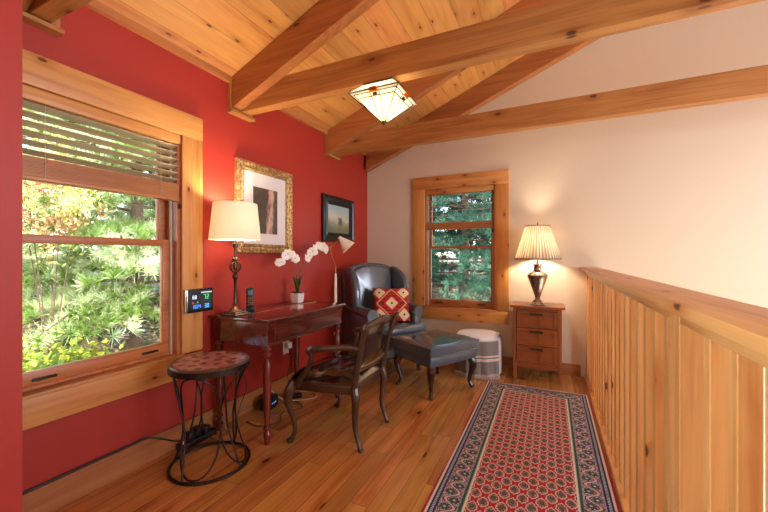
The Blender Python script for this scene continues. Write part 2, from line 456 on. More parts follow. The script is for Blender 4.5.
M['blindwood'] = wood('blind_rail_wood', L(202, 136, 78), L(166, 98, 50), 0, .35, 0, 20)
M['slat'] = wood('blind_slat_wood', L(212, 196, 156), L(180, 158, 116), 0, .4, 0, 20)
def blind(label, loc, rz, h, ztop, zr1, zr0, nsl, tilt=-17):
    r = thing('window_blind', label, 'window blind', loc, rz, 'wooden blinds on the windows')
    b = B(); bx(b, -h, h, -.014, .012, ztop-.06, ztop, .006); obj('valance', b, M['pine_x'], r)
    b = B(); bx(b, -h+.004, h-.004, .014, .05, ztop-.045, ztop-.004); obj('head_rail', b, M['jamb'], r)
    b = B()
    for i in range(nsl):
        z = ztop-.075-(ztop-.075-zr1-.02)*i/(nsl-1)
        bx(b, -h+.006, h-.006, -.004, .045, z-.0016, z+.0016, mat=Matrix.Translation((0, .02, z)) @ Matrix.Rotation(math.radians(tilt), 4, 'X') @ Matrix.Translation((0, -.02, -z)))
    obj('slats', b, M['slat'], r)
    b = B(); k = 14
    for i in range(k):
        z = zr0+.018+(zr1-zr0-.018)*i/k
        bx(b, -h+.006, h-.006, -.004, .045, z, z+(zr1-zr0-.018)/k*.86)
    obj('slat_stack', b, M['blindwood'], r)
    b = B(); bx(b, -h+.004, h-.004, -.007, .048, zr0, zr0+.017, .003); obj('bottom_rail', b, M['blindwood'], r)
    for x in (-h+.13, 0, h-.13) if h > .386 else (-h+.12, h-.12):
        b = B()
        for y in (-.008, .049): tube(b, [(x, y, ztop-.05), (x, y, zr0+.01)], .0012, 5)
        obj('ladder_cord', b, M['jamb'], r)
    b = B(); tube(b, [(h-.012, -.018, ztop-.05), (h-.010, -.02, (ztop+zr0)/2), (h-.012, -.018, zr0-.02)], .0016, 6, 4)
    lathe(b, [(.002, .03), (.006, .02), (.007, 0), (.003, -.004)], (h-.012, -.018, zr0-.045), 10)
    obj('pull_cord', b, M['dark_metal'], r)
    return r
blind('wide wooden slat blind, half raised, on the window in the red wall', (XW, (W1Y0+W1Y1)/2, 0), math.pi/2, .383, W1Z1-.002, 1.612, 1.508, 6)
blind('smaller wooden slat blind, half raised, on the window in the beige wall', ((W2X0+W2X1)/2, YB, 0), 0, .385, W2Z1-.002, 1.55, 1.472, 6, 3)

# ---- roof timbers
def truss(label, y, tie=True, rw=.075):
    r = thing('roof_truss', label, 'roof beam', (0, y, 0), group='timber roof trusses')
    xe = 1.2
    b = B()
    def rz(x): return 2.206+SL*(x-XW)
    xt = XRID
    prism(b, [(XW+.03, rz(XW+.03)), (xt, rz(xt)), (2*XRID-XW-.03, rz(XW+.03)), (2*XRID-XW-.03, ceilz(XW)+.01), (xt, ceilz(xt)-.002), (XW+.03, ceilz(XW+.03)-.002)], 1, -rw-.005, -.002, .003, 1)
    obj('rafter', b, M['rafter_x'], r)
    if tie:
        b = B(); bx(b, XW+.03, 2*XRID-XW-.03, 0, .08, 2.215, 2.397, .003, 1); obj('tie_beam', b, M['beam_x'], r)
        b = B(); bx(b, XW+.001, XW+.03, -.09, .115, 2.2, 2.43, .002, 1); obj('wall_plate', b, M['beam_z'], r)
        b = B(); bx(b, XW+.001, XW+.055, -.095, .12, 2.186, 2.206, .002, 1); obj('bearing_board', b, M['beam_y'], r)
    return r
truss('timber truss nearest the viewpoint, its end above the big window', .735)
truss('timber truss of rafter and tie beam carrying the stained glass ceiling light', 1.90)
truss('timber truss of rafter and tie beam between the ceiling light and the beige wall', 3.10)
truss('lone sloping rafter lying against the beige gable wall', YB-.003, tie=False, rw=.095)

# ---- railing
RX = .32
r = thing('railing', 'pine railing with square balusters and broad handrail beside the rug', 'railing', (RX, 0, 0))
b = B(); bx(b, -.055, .10, -1.6, YB-.003, 1.032, 1.06, .004); obj('handrail', b, M['rail_y'], r)
b = B(); bx(b, .0, .04, -1.6, YB-.003, .985, 1.032, .003); obj('top_rail', b, M['rail_y'], r)
b = B(); bx(b, -.018, .12, -1.6, YB-.02, .001, .022, .003); obj('shoe_rail', b, M['rail_y'], r)
ys = [.615, .748, .881, 1.01-.022]
ys = [.38, .513, .647, .78, .913, 1.04]
y = 1.355
while y < YB-.1: ys.append(y); y += .133
bal = None
for y in ys:
    if bal is None:
        b = B(); bx(b, .002, .040, -.019, .019, .022, .986, .002, 1); bal = obj('baluster', b, M['rail_z'], r); o = bal
    else:
        o = bal.copy(); C.objects.link(o)
    o.location = (0, y, 0)
for y in (1.256, -.6, 3.89):
    b = B(); bx(b, -.002, .085, -.045 if y < 3 else -.04, .045, .001 if y > 9 else .022, 1.032, .003, 1); o = obj('newel_post', b, M['rail_z'], r); o.location = (0, y, 0)

# ================================================================ RUG
RY0, RY1, RXA, RXB = .45, 3.405, -.527, .29
rw_, rl_ = RXB-RXA, RY1-RY0
t = NT('runner_weave'); X = t.xyz(t.obj())
ex = t.math('SUBTRACT', rw_/2, t.math('ABSOLUTE', X[0])); ey = t.math('SUBTRACT', rl_/2, t.math('ABSOLUTE', X[1]))
e = t.math('MINIMUM', ex, ey)
RED, NAVY, CREAM, GREEN, DK = L(170, 10, 26), L(28, 36, 70), L(214, 196, 176), L(26, 70, 58), L(46, 30, 40)
def lattice(px, py, shift):
    """-> local cell coords of a staggered lattice"""
    q = t.math('DIVIDE', X[1], py); row = t.math('FLOOR', q)
    odd = t.math('MODULO', t.math('ABSOLUTE', row), 2.0)
    u = t.math('ADD', t.math('DIVIDE', X[0], px), t.math('MULTIPLY', odd, .5))
    fu = t.math('MULTIPLY', t.math('SUBTRACT', t.math('FRACT', t.math('ADD', u, shift)), .5), px)
    fv = t.math('MULTIPLY', t.math('SUBTRACT', t.math('FRACT', q), .5), py)
    return fu, fv
def boteh(fu, fv, rx, ry):
    # teardrop: narrower towards +v, slight scalloping
    k = t.math('ADD', 1.0, t.math('MULTIPLY', fv, 5.0))
    a = t.math('ABSOLUTE', t.math('DIVIDE', t.math('MULTIPLY', fu, k), rx)); c = t.math('ABSOLUTE', t.math('DIVIDE', fv, ry))
    d = t.math('POWER', t.math('ADD', t.math('POWER', a, 1.45), t.math('POWER', c, 1.45)), .69)
    ang = t.math('ARCTAN2', c, a)
    return t.math('ADD', d, t.math('MULTIPLY', t.math('SINE', t.math('MULTIPLY', ang, 11.0)), .07)), ang
# two interleaved lattices give each motif a cell taller than its row
PX, PY = .084, .052
def rows(phase):
    q = t.math('ADD', t.math('DIVIDE', X[1], 2*PY), phase)
    fv = t.math('MULTIPLY', t.math('SUBTRACT', t.math('FRACT', q), .5), 2*PY)
    fu = t.math('MULTIPLY', t.math('SUBTRACT', t.math('FRACT', t.math('ADD', t.math('DIVIDE', X[0], PX), phase)), .5), PX)
    return boteh(fu, fv, .0278, .0385)+(fu, fv)
A1, g1, fu1, fv1 = rows(0.0); A2, g2, fu2, fv2 = rows(.5)
d = t.math('MINIMUM', A1, A2)
nz = t.noise(t.obj(), 230, 2)
nz2 = t.noise(t.obj(), 150, 2)
inner = t.step(d, .80, .86)
motif = t.mix(t.step(nz, .38, .44), L(206, 180, 156), t.mix(t.step(nz2, .5, .54), L(40, 54, 46), L(150, 60, 60)))
motif = t.mix(inner, motif, L(210, 184, 162))
core = t.math('SUBTRACT', 1.0, t.step(t.math('ADD', d, t.math('MULTIPLY', nz, .4)), .50, .60))
motif = t.mix(core, motif, L(52, 62, 50))
motif = t.mix(t.math('SUBTRACT', 1.0, t.step(d, .10, .16)), motif, L(150, 60, 60))
field = t.mix(t.step(d, .96, 1.03), motif, RED)
# main border: scrolling vine with rosettes
along = t.n('MixRGB'); al = t.math('ADD', X[0], X[1])
sel = t.math('LESS_THAN', ex, ey)
av = t.math('ADD', t.math('MULTIPLY', sel, X[1]), t.math('MULTIPLY', t.math('SUBTRACT', 1.0, sel), X[0]))
bc = t.math('SUBTRACT', e, .1)
P = .115
wv = t.math('MULTIPLY', t.math('SINE', t.math('MULTIPLY', av, 2*math.pi/P)), .026)
vd = t.math('ABSOLUTE', t.math('SUBTRACT', bc, wv))
vine = t.math('SUBTRACT', 1.0, t.step(t.math('ADD', vd, t.math('MULTIPLY', nz, .008)), .009, .012))
vo2 = t.math('SUBTRACT', 1.0, t.step(t.math('ADD', vd, t.math('MULTIPLY', nz, .008)), .014, .017))
qa = t.math('MULTIPLY', t.math('SUBTRACT', t.math('FRACT', t.math('DIVIDE', av, P/2)), .5), P/2)
sgn = t.math('SUBTRACT', t.math('MULTIPLY', t.math('MODULO', t.math('ABSOLUTE', t.math('FLOOR', t.math('DIVIDE', av, P/2))), 2.0), 2.0), 1.0)
rc = t.math('SUBTRACT', bc, t.math('MULTIPLY', sgn, .016))
rd = t.math('SQRT', t.math('ADD', t.math('MULTIPLY', qa, qa), t.math('MULTIPLY', rc, rc)))
ra = t.math('ARCTAN2', rc, qa)
rd2 = t.math('ADD', rd, t.math('MULTIPLY', t.math('SINE', t.math('MULTIPLY', ra, 7.0)), .0035))
ground = t.mix(t.step(nz, .47, .53), L(198, 176, 168), L(92, 50, 66))
ground = t.mix(t.math('MULTIPLY', t.step(nz2, .56, .6), .8), ground, L(30, 40, 62))
brd = t.mix(vo2, ground, DK); brd = t.mix(vine, brd, L(200, 170, 164))
brd = t.mix(t.math('SUBTRACT', 1.0, t.step(rd2, .020, .023)), brd, L(36, 34, 52))
brd = t.mix(t.math('SUBTRACT', 1.0, t.step(rd2, .013, .016)), brd, L(36, 92, 84))
brd = t.mix(t.math('SUBTRACT', 1.0, t.step(rd, .005, .007)), brd, L(206, 170, 160))
tick = t.math('GREATER_THAN', t.math('SINE', t.math('MULTIPLY', av, 520.0)), -.1)
def dash(c1, c2): return t.mix(tick, c1, c2)
col = field
for lim, c in ((.172, CREAM), (.164, L(150, 160, 150)), (.160, GREEN), (.147, brd), (.052, NAVY), (.042, dash(L(196, 196, 200), NAVY)), (.030, NAVY), (.020, CREAM), (.009, L(150, 20, 40))):
    col = t.mix(t.math('LESS_THAN', e, lim), col, c)
pile = t.noise(t.obj(), 420, 2)
t.bump(pile, .5, .003)
M['rug'] = t.set(t.mix(t.math('MULTIPLY', pile, .25), col, t.mix(.5, col, (0, 0, 0, 1))), .92)
rug = thing('runner_rug', 'long red oriental runner rug with navy borders beside the railing', 'rug', ((RXA+RXB)/2, (RY0+RY1)/2, 0))
b = B()
nx, ny = 16, 90
vs = [[None]*(ny+1) for _ in range(nx+1)]
for i in range(nx+1):
    for j in range(ny+1):
        x = -rw_/2+rw_*i/nx; yy = -rl_/2+rl_*j/ny
        edge = .004*math.sin(yy*5.1+.7)*(1 if abs(i-nx/2) == nx/2 else 0)
        fx = .0 if j < ny-3 else .006*math.sin(i*.9)
        vs[i][j] = b.verts.new((x+edge, yy+(fx if j == ny else 0), .009+.002*math.sin(x*9+yy*3)))
for i in range(nx):
    for j in range(ny): b.faces.new((vs[i][j], vs[i+1][j], vs[i+1][j+1], vs[i][j+1]))
ret = bmesh.ops.extrude_face_region(b, geom=b.faces[:])
for v in [g for g in ret['geom'] if isinstance(g, bmesh.types.BMVert)]: v.co.z = .0015
bmesh.ops.recalc_face_normals(b, faces=b.faces)
obj('woven_field', b, M['rug'], rug)
M['fringe'] = plain('fringe_wool', L(206, 168, 150), .9, var=.2)
b = B()
for i in range(96):
    x = -rw_/2+rw_*(i+.5)/96
    tube(b, [(x, rl_/2-.004, .006), (x+random.uniform(-.003, .003), rl_/2+.012, .004), (x+random.uniform(-.006, .006), rl_/2+.022, .0035)], [.0028, .0028, .0016], 5)
obj('fringe', b, M['fringe'], rug)

# ================================================================ DESK
DX, DY = -1.80, 2.09      # centre of footprint
desk = thing('writing_desk', 'red mahogany writing desk with turned legs against the red wall', 'desk', (DX, DY, 0))
hx, hy = .235, .425
b = B(); bx(b, -.262, .262, -hy-.02, hy+.02, .757, .78, .006, 3)
obj('desktop', b, M['deskwood'], desk)
b = B(); bx(b, -hx, hx, -hy, hy, .612, .757, .003, 1); obj('apron', b, M['deskwood'], desk)
b = B()
bx(b, hx, hx+.012, -hy, hy, .727, .742, .003, 1); bx(b, hx, hx+.010, -hy, hy, .618, .630, .003, 1)
obj('moulding', b, M['deskwood'], desk)
b = B(); bx(b, hx, hx+.007, -hy+.06, hy-.06, .638, .718, .003, 1); dr = obj('drawer', b, M['deskwood'], desk)
b = B()
for s in (-1, 1): ball(b, (hx+.014, s*.0, .678), .0001)
b.free()
b = B(); bx(b, -.03, -.018, -hy+.10, hy+.01, .7795, .7812); obj('hinge_strip', b, M['brass'], desk, False)
prof = [(.024, .615), (.024, .60), (.030, .592), (.030, .584), (.018, .577), (.018, .57), (.027, .56), (.027, .548), (.019, .54), (.017, .53), (.025, .50), (.028, .47), (.027, .40), (.023, .28), (.017, .14), (.0155, .115), (.024, .105), (.024, .098), (.015, .09), (.015, .082), (.022, .07), (.023, .055), (.017, .02), (.014, .001)]
for sx in (-1, 1):
    for sy in (-1, 1):
        b = B(); lathe(b, prof[::-1], (0, 0, 0), 20); bx(b, -.026, .026, -.026, .026, .608, .62)
        o = obj('leg', b, M['deskwood_z'], desk); o.location = (sx*(hx-.026), sy*(hy-.026), 0)

# ---- desk lamp
DLX, DLY, DT = -1.90, 1.725, .7815
lamp = thing('table_lamp', 'bronze openwork table lamp with plain cream drum shade on the desk', 'lamp', (DLX, DLY, DT))
b = B(); bx(b, -.075, .075, -.062, .062, .0, .012, .004); bx(b, -.058, .058, -.048, .048, .012, .024, .005); lathe(b, [(.042, .024), (.036, .036), (.02, .046), (.015, .055), (.012, .06)], n=20)
obj('base', b, M['pewter'], lamp)
b = B(); lathe(b, [(.011, .055), (.015, .062), (.011, .07), (.0085, .08), (.0085, .225), (.013, .232), (.017, .245), (.017, .262), (.012, .27), (.008, .28)], n=16)
lathe(b, [(.008, .355), (.022, .362), (.022, .372), (.012, .38), (.008, .40), (.008, .44), (.018, .445), (.02, .47), (.01, .475), (.005, .5)], n=16)
obj('stem', b, M['bronze'], lamp)
b = B()
for k in range(8):
    a = k*math.pi/4; ca, sa = math.cos(a), math.sin(a)
    tube(b, [(ca*.008, sa*.008, .278), (ca*.030, sa*.030, .298), (ca*.036, sa*.036, .322), (ca*.022, sa*.022, .345), (ca*.010, sa*.010, .358)], .0035, 6, 4)
lathe(b, [(.0, .285), (.012, .3), (.016, .32), (.008, .35), (0, .355)], n=12)
obj('openwork_cage', b, M['bronze'], lamp)
def shell(b, prof, th=.002, n=48):
    lathe(b, prof+[(r-th, z) for r, z in prof[::-1]]+[prof[0]], n=n)
b = B(); shell(b, [(.162, .496), (.138, .736)])
obj('lamp_shade', b, M['linen_shade'], lamp)
b = B(); tube(b, [(.0, 0, .5), (0, 0, .765)], .003, 6)
for k in range(3):
    a = k*2.094; tube(b, [(0, 0, .735), (.137*math.cos(a), .137*math.sin(a), .73)], .0018, 5)
lathe(b, [(.003, .76), (.008, .768), (.004, .785), (0, .79)], n=10)
obj('shade_spider', b, M['brass'], lamp)
b = B(); ball(b, (0.03, 0, .60), .028, 1, 1, 1.25); obj('bulb', b, M['bulb'], lamp)
lo = light('desk_lamp_light', 'POINT', (DLX, DLY, DT+.615), 36, (1, .82, .60), .045)

# ---- black handset in its stand
ph = thing('cordless_phone', 'small black cordless phone upright behind the table lamp on the desk', 'phone', (-1.93, 1.883, DT), .9)
b = B(); bx(b, -.03, .03, -.025, .03, 0, .022, .006); obj('charging_base', b, M['black_plastic'], ph)
b = B(); bx(b, -.024, .024, -.008, .016, .012, .165, .007, 3); hs = obj('handset', b, M['black_plastic'], ph)
b = B(); bx(b, -.016, .016, -.0105, -.008, .112, .145, .001); obj('screen', b, emis('phone_screen', L(120, 130, 150), .25), hs)
b = B()
for i in range(3):
    for j in range(4): bx(b, -.016+i*.012, -.008+i*.012, -.0105, -.008, .04+j*.015, .05+j*.015, .001, 1)
obj('keypad', b, M['pewter'], hs)

# ---- orchid
orc = thing('potted_orchid', 'white orchid with arching flower spray in a square white pot on the desk', 'potted plant', (-1.915, 2.385, DT))
b = B(); t_ = B(); bmesh.ops.create_cube(t_, size=1)
for v in t_.verts:
    k = .086 if v.co.z > 0 else .072
    v.co.x *= k; v.co.y *= k; v.co.z = 0 if v.co.z < 0 else .078
bmesh.ops.bevel(t_, geom=t_.edges[:], offset=.004, segments=2, affect='EDGES'); merge(b, t_)
obj('pot', b, M['white_plastic'], orc)
M['moss'] = plain('bark_moss', L(74, 48, 30), .95, bump=.8, bscale=120, var=.4)
b = B()
for i in range(40): ball(b, (random.uniform(-.034, .034), random.uniform(-.034, .034), .076+random.uniform(0, .006)), random.uniform(.005, .009), u=7, v=5)
obj('moss', b, M['moss'], orc)
M['leaf'] = plain('orchid_leaf', L(52, 98, 34), .4, var=.3, bscale=40)
def leaf(b, p0, d, L_, w, bend, n=8):
    d = Vector(d).normalized(); s = d.cross(Vector((0, 0, 1)))
    if s.length < .1: s = Vector((1, 0, 0))
    s.normalize(); prev = None; p = Vector(p0)
    up = s.cross(d)
    for i in range(n+1):
        f = i/n; ww = w*math.sin(math.pi*min(1, .12+f*.88))**.7
        q = p+d*L_*f+Vector((d.x, d.y, 0))*bend*f*f*L_-Vector((0, 0, 1))*abs(bend)*f*f*L_*.5
        cur = (b.verts.new(q-s*ww+up*ww*.25), b.verts.new(q), b.verts.new(q+s*ww+up*ww*.25))
        if prev:
            b.faces.new((prev[0], prev[1], cur[1], cur[0])); b.faces.new((prev[1], prev[2], cur[2], cur[1]))
        prev = cur
b = B()
for i in range(15):
    a = random.uniform(0, 6.28); leaf(b, (random.uniform(-.015, .015), random.uniform(-.015, .015), .075), (math.cos(a)*.22, math.sin(a)*.22, 1), random.uniform(.14, .21), random.uniform(.007, .011), random.uniform(.1, .5))
solid(b, .0012)
obj('leaves', b, M['leaf'], orc)
M['stemgreen'] = plain('orchid_stem', L(88, 100, 52), .5)
sprays = [[(0, 0, .08), (.0, -.005, .22), (.0, -.02, .33), (.01, -.08, .385), (.015, -.17, .395), (.02, -.24, .37)], [(0, .01, .08), (.0, .03, .22), (.005, .08, .34), (.01, .15, .41), (.01, .24, .455), (.01, .34, .485), (.01, .40, .475)]]
b = B()
for s_ in sprays: tube(b, s_, [.0028, .002, .0014], 6, 6)
obj('flower_stem', b, M['stemgreen'], orc)
M['petal'] = plain('white_petal', L(250, 240, 226), .5, Subsurface_Weight=.1)
M['lip'] = plain('orchid_lip', L(226, 190, 90), .5)
def petal(b, c, ax, ay, nrm, a, ln, wd):
    d = ax*math.cos(a)+ay*math.sin(a); s = -ax*math.sin(a)+ay*math.cos(a)
    rows_ = []
    for i in range(5):
        f = i/4; ww = wd*math.sin(math.pi*(.08+.84*f))**.6
        q = c+d*ln*f+nrm*(.004*math.sin(f*3.1)-.002)
        rows_.append([b.verts.new(q-s*ww), b.verts.new(q+nrm*.0015), b.verts.new(q+s*ww)])
    for p, q in zip(rows_, rows_[1:]):
        b.faces.new((p[0], p[1], q[1], q[0])); b.faces.new((p[1], p[2], q[2], q[1]))
flowers = []
for s_ in sprays:
    pts = spline(s_, 8); m = len(pts)
    k0 = .40 if s_ is sprays[1] else .45
    for j in range(12 if s_ is sprays[1] else 9):
        p = pts[min(m-1, int(m*(k0+(1-k0)*j/(11. if s_ is sprays[1] else 8.))))]
        flowers.append(p+Vector((random.uniform(.0, .022), random.uniform(-.016, .016), random.uniform(-.036, .02))))
for p in flowers:
    nrm = Vector((1, random.uniform(-.9, .1), random.uniform(-.3, .3))).normalized()
    ax = nrm.cross(Vector((0, 0, 1))).normalized(); ay = ax.cross(nrm)*-1
    b = B(); r0 = random.uniform(.033, .042)
    for k in range(5): petal(b, Vector((0, 0, 0)), ax, ay, nrm, math.pi/2+k*2*math.pi/5+random.uniform(-.1, .1), r0, r0*(.62 if k in (1, 4) else .42))
    solid(b, .0008)
    f_ = obj('blossom', b, M['petal'], orc); f_.location = p
    b = B(); ball(b, nrm*.004, .005, u=8, v=6); obj('blossom_lip', b, M['lip'], f_)

# ================================================================ ARMCHAIR (walnut)
ch = thing('open_armchair', 'carved walnut armchair with black leather seat pulled up to the desk', 'chair', (-1.262, 2.055, 0), -math.pi/2+.03)
W = M['walnut']
FL = [(-.285, -.19), (.285, -.19)]; BL = [(-.205, .19), (.205, .19)]
b = B()
outline = [(-.285, -.20), (-.15, -.235), (0, -.245), (.15, -.235), (.285, -.20), (.265, 0), (.222, .19), (0, .215), (-.222, .19), (-.265, 0)]
prism(b, outline, 2, .335, .395, .012, 3); obj('seat_rail', b, W, ch)
# seat pad: domed leather
b = B()
N_ = 20; V = {}
def inter(o, u, v):
    yv = -.238+v*.44; hw = .272-(v**1.1)*.075
    yv += -.006*(1-abs(2*u-1)**2)*(1 if v < .5 else 0)
    return (2*u-1)*hw, yv
for i in range(N_+1):
    for j in range(N_+1):
        u, v = i/N_, j/N_; x, yv = inter(None, u, v)
        dome = (1-abs(2*u-1)**4)**.5*(1-abs(2*v-1)**4)**.5
        V[i, j] = b.verts.new((x, yv, .394+.068*dome+.004*math.sin(yv*60+x*14)*dome))
for i in range(N_):
    for j in range(N_): b.faces.new((V[i, j], V[i+1, j], V[i+1, j+1], V[i, j+1]))
obj('seat', b, M['leather_black'], ch)
for sx in (-1, 1):
    b = B(); tube(b, [(sx*.275, -.195, .385), (sx*.300, -.215, .33), (sx*.303, -.22, .27), (sx*.283, -.202, .17), (sx*.272, -.19, .09), (sx*.278, -.205, .035), (sx*.282, -.218, .012)], [.030, .033, .030, .020, .014, .013, .016, .019], 10, 5)
    ball(b, (sx*.283, -.222, .016), .020, 1, 1.15, .8); obj('leg', b, W, ch)
    b = B(); tube(b, [(sx*.205, .19, .385), (sx*.212, .205, .32), (sx*.205, .20, .24), (sx*.20, .195, .14), (sx*.203, .215, .06), (sx*.208, .235, .012)], [.028, .028, .022, .017, .013, .014], 10, 5)
    ball(b, (sx*.208, .236, .014), .017, 1, 1.15, .8); obj('leg', b, W, ch)
    # upright + ear, arm, support
    b = B(); tube(b, [(sx*.207, .195, .36), (sx*.212, .205, .44), (sx*.218, .232, .56), (sx*.228, .262, .68), (sx*.238, .285, .745), (sx*.246, .296, .778)], [.026, .024, .022, .022, .024, .014], 10, 5, flat=.8); obj('back_post', b, W, ch)
    b = B(); tube(b, [(sx*.218, .235, .615), (sx*.245, .16, .625), (sx*.285, .06, .618), (sx*.305, -.03, .612), (sx*.303, -.068, .595), (sx*.295, -.062, .574)], [.019, .018, .020, .022, .020, .015], 10, 5, flat=.8)
    tube(b, [(sx*.300, -.050, .60), (sx*.296, -.055, .54), (sx*.292, -.085, .48), (sx*.285, -.135, .42), (sx*.278, -.165, .37)], [.018, .018, .019, .022, .026], 10, 5, flat=.8)
    ob = obj('arm', b, W, ch)
# back: serpentine top rail, lower rail, leather panel
def bk(x, z): return .198+(z-.44)*.255+.03*(abs(x)/.22)**2*-1
b = B()
tube(b, [(-.235, bk(.2, .735)+.01, .735), (-.17, bk(.17, .752), .742), (-.08, bk(.08, .77), .758), (0, bk(0, .78), .764), (.08, bk(.08, .77), .758), (.17, bk(.17, .752), .742), (.235, bk(.2, .735)+.01, .735)], [.022, .022, .024, .026, .024, .022, .022], 10, 6, flat=.75)
tube(b, [(-.21, bk(.2, .485)+.02, .485), (-.1, bk(.1, .478)+.012, .478), (0, bk(0, .474)+.012, .474), (.1, bk(.1, .478)+.012, .478), (.21, bk(.2, .485)+.02, .485)], .019, 10, 6, flat=.75)
obj('back_frame', b, W, ch)
b = B()
for side, off in ((0, .022), (1, -.018)):
    V = {}
    for i in range(13):
        for j in range(11):
            u, v = i/12, j/10; x = (2*u-1)*(.205+.018*v); z = .487+v*(.262-.022*abs(2*u-1)**2)
            bul = (1-abs(2*u-1)**4)*(1-abs(2*v-1)**4)
            V[i, j] = b.verts.new((x, bk(x, z)+.01+(off if side == 0 else off-.012*bul)*(.3+.7*bul), z))
    for i in range(12):
        for j in range(10):
            f = (V[i, j], V[i+1, j], V[i+1, j+1], V[i, j+1]); b.faces.new(f if side else f[::-1])
obj('back_panel', b, M['leather_black'], ch)
b = B()
for i in range(30):
    u = i/29; x = (2*u-1)*.2
    ball(b, (x, bk(x, .5)+.026, .496), .0035, u=6, v=4)
obj('nail_trim', b, M['brass'], ch)

# ================================================================ WING CHAIR
wc = thing('wing_chair', 'slate grey leather wing armchair in the corner under the small window', 'armchair', (-1.622, 3.358, 0), math.radians(57.3))
Lb = M['leather_blue']
# local: -y = front, x = width
b = B(); bx(b, -.325, .325, -.34, .285, .17, .36, .03, 3); obj('seat_base', b, Lb, wc)
b = B(); bx(b, -.235, .235, -.34, .22, .36, .50, .035, 4); bx(b, -.31, .31, -.405, -.325, .36, .50, .035, 4)
obj('seat_cushion', b, Lb, wc)
b = B()
arch = [(-.315, .34), (-.32, .95), (-.30, 1.035), (-.22, 1.07), (-.12, 1.092), (0, 1.10), (.12, 1.092), (.22, 1.07), (.30, 1.035), (.32, .95), (.315, .34)]
prism(b, arch, 1, -.06, .06, .028, 4, mat=Matrix.Translation((0, .145, 0)) @ Matrix.Rotation(math.radians(-5), 4, 'X'))
prism(b, [(-.235, .46), (-.25, .95), (-.22, 1.03), (-.12, 1.065), (0, 1.075), (.12, 1.065), (.22, 1.03), (.25, .95), (.235, .46)], 1, -.10, -.03, .03, 4, mat=Matrix.Translation((0, .145, 0)) @ Matrix.Rotation(math.radians(-5), 4, 'X'))
obj('backrest', b, Lb, wc)
for s in (-1, 1):
    b = B()
    bx(b, s*.228, s*.322, -.31, .25, .33, .62, .02, 3)
    tube(b, [(s*.272, -.325, .612), (s*.272, 0, .625), (s*.272, .24, .64)], [.056, .058, .052], 16, 3)
    obj('arm', b, Lb, wc)
    b = B(); pts = [(.19, .60), (-.06, .62), (-.09, .70), (-.08, .82), (-.045, .93), (.02, 1.0), (.11, 1.045), (.19, 1.06)]
    prism(b, pts, 0, -.035, .035, .025, 4, mat=Matrix.Translation((s*.292, 0, 0)) @ Matrix.Rotation(s*math.radians(4), 4, 'Z'))
    obj('wing', b, Lb, wc)
    for yy, rr in ((-.29, 1), (.27, -1)):
        b = B(); yy = min(yy, .225); tube(b, [(s*.28, yy, .18), (s*.29, yy-.02*rr, .12), (s*.28, yy-.01*rr, .05), (s*.285, yy-.02*rr, .008)], [.03, .028, .017, .022], 10, 4)
        obj('leg', b, M['darkwood'], wc)
# cushion with kilim diamonds
t = NT('kilim_weave'); X = t.xyz(t.obj())
def dia(cx, cy, r):
    a = t.math('ADD', t.math('ABSOLUTE', t.math('SUBTRACT', X[0], cx)), t.math('ABSOLUTE', t.math('SUBTRACT', X[1], cy)))
    return a
dmin = None
for cx, cy in ((0, 0), (-.125, .115), (.125, .115), (-.125, -.115), (.125, -.115)):
    a = dia(cx, cy, 0); dmin = a if dmin is None else t.math('MINIMUM', dmin, a)
stepn = t.math('MULTIPLY', t.math('FLOOR', t.math('DIVIDE', dmin, .008)), .008)
tri = t.math('SINE', t.math('MULTIPLY', t.math('ADD', X[0], X[1]), 170.0))
col = t.mix(t.math('GREATER_THAN', tri, .55), L(176, 30, 34), L(214, 60, 50))
big = dia(0, 0, 0)
col = t.mix(t.math('GREATER_THAN', t.math('SINE', t.math('MULTIPLY', t.math('ABSOLUTE', X[1]), 190.0)), .75), col, L(60, 30, 34))
ban = t.math('ABSOLUTE', t.math('SUBTRACT', big, .152))
col = t.mix(t.math('LESS_THAN', ban, .010), col, L(224, 170, 110))
col = t.mix(t.math('LESS_THAN', stepn, .075), col, L(206, 60, 40))
col = t.mix(t.math('LESS_THAN', stepn, .060), col, L(236, 218, 176))
col = t.mix(t.math('LESS_THAN', dmin, .013), col, L(50, 34, 34))
t.bump(t.noise(t.obj(), 300, 2), .4, .003)
M['kilim'] = t.set(col, .9)
b = B(); N_ = 18; tops = {}
for side in (1, -1):
    for i in range(N_+1):
        for j in range(N_+1):
            u, v = 2*i/N_-1, 2*j/N_-1
            pin = 1-.05*(1-abs(u)**2)*abs(v)**6-.0
            pin2 = 1-.05*(1-abs(v)**2)*abs(u)**6
            th = .06*(max(0, 1-abs(u)**3)*max(0, 1-abs(v)**3))**.55
            key = (i, j, side)
            if side == -1 and (i in (0, N_) or j in (0, N_)): tops[key] = tops[(i, j, 1)]; continue
            tops[key] = b.verts.new((u*.19*pin2, v*.178*pin, side*th))
    for i in range(N_):
        for j in range(N_):
            q = [tops[i, j, side], tops[i+1, j, side], tops[i+1, j+1, side], tops[i, j+1, side]]
            b.faces.new(q if side == 1 else q[::-1])
pl = obj('throw_pillow', b, M['kilim'])
tag(pl, 'red kilim throw pillow with cream diamonds on the wing chair', 'pillow')
# stands on the seat, leaning on the back
Rm = Matrix.Rotation(math.radians(57.3-28), 4, 'Z') @ Matrix.Rotation(math.radians(68), 4, 'X')
pl.matrix_world = Matrix.Translation((-1.475, 3.335, .672)) @ Rm

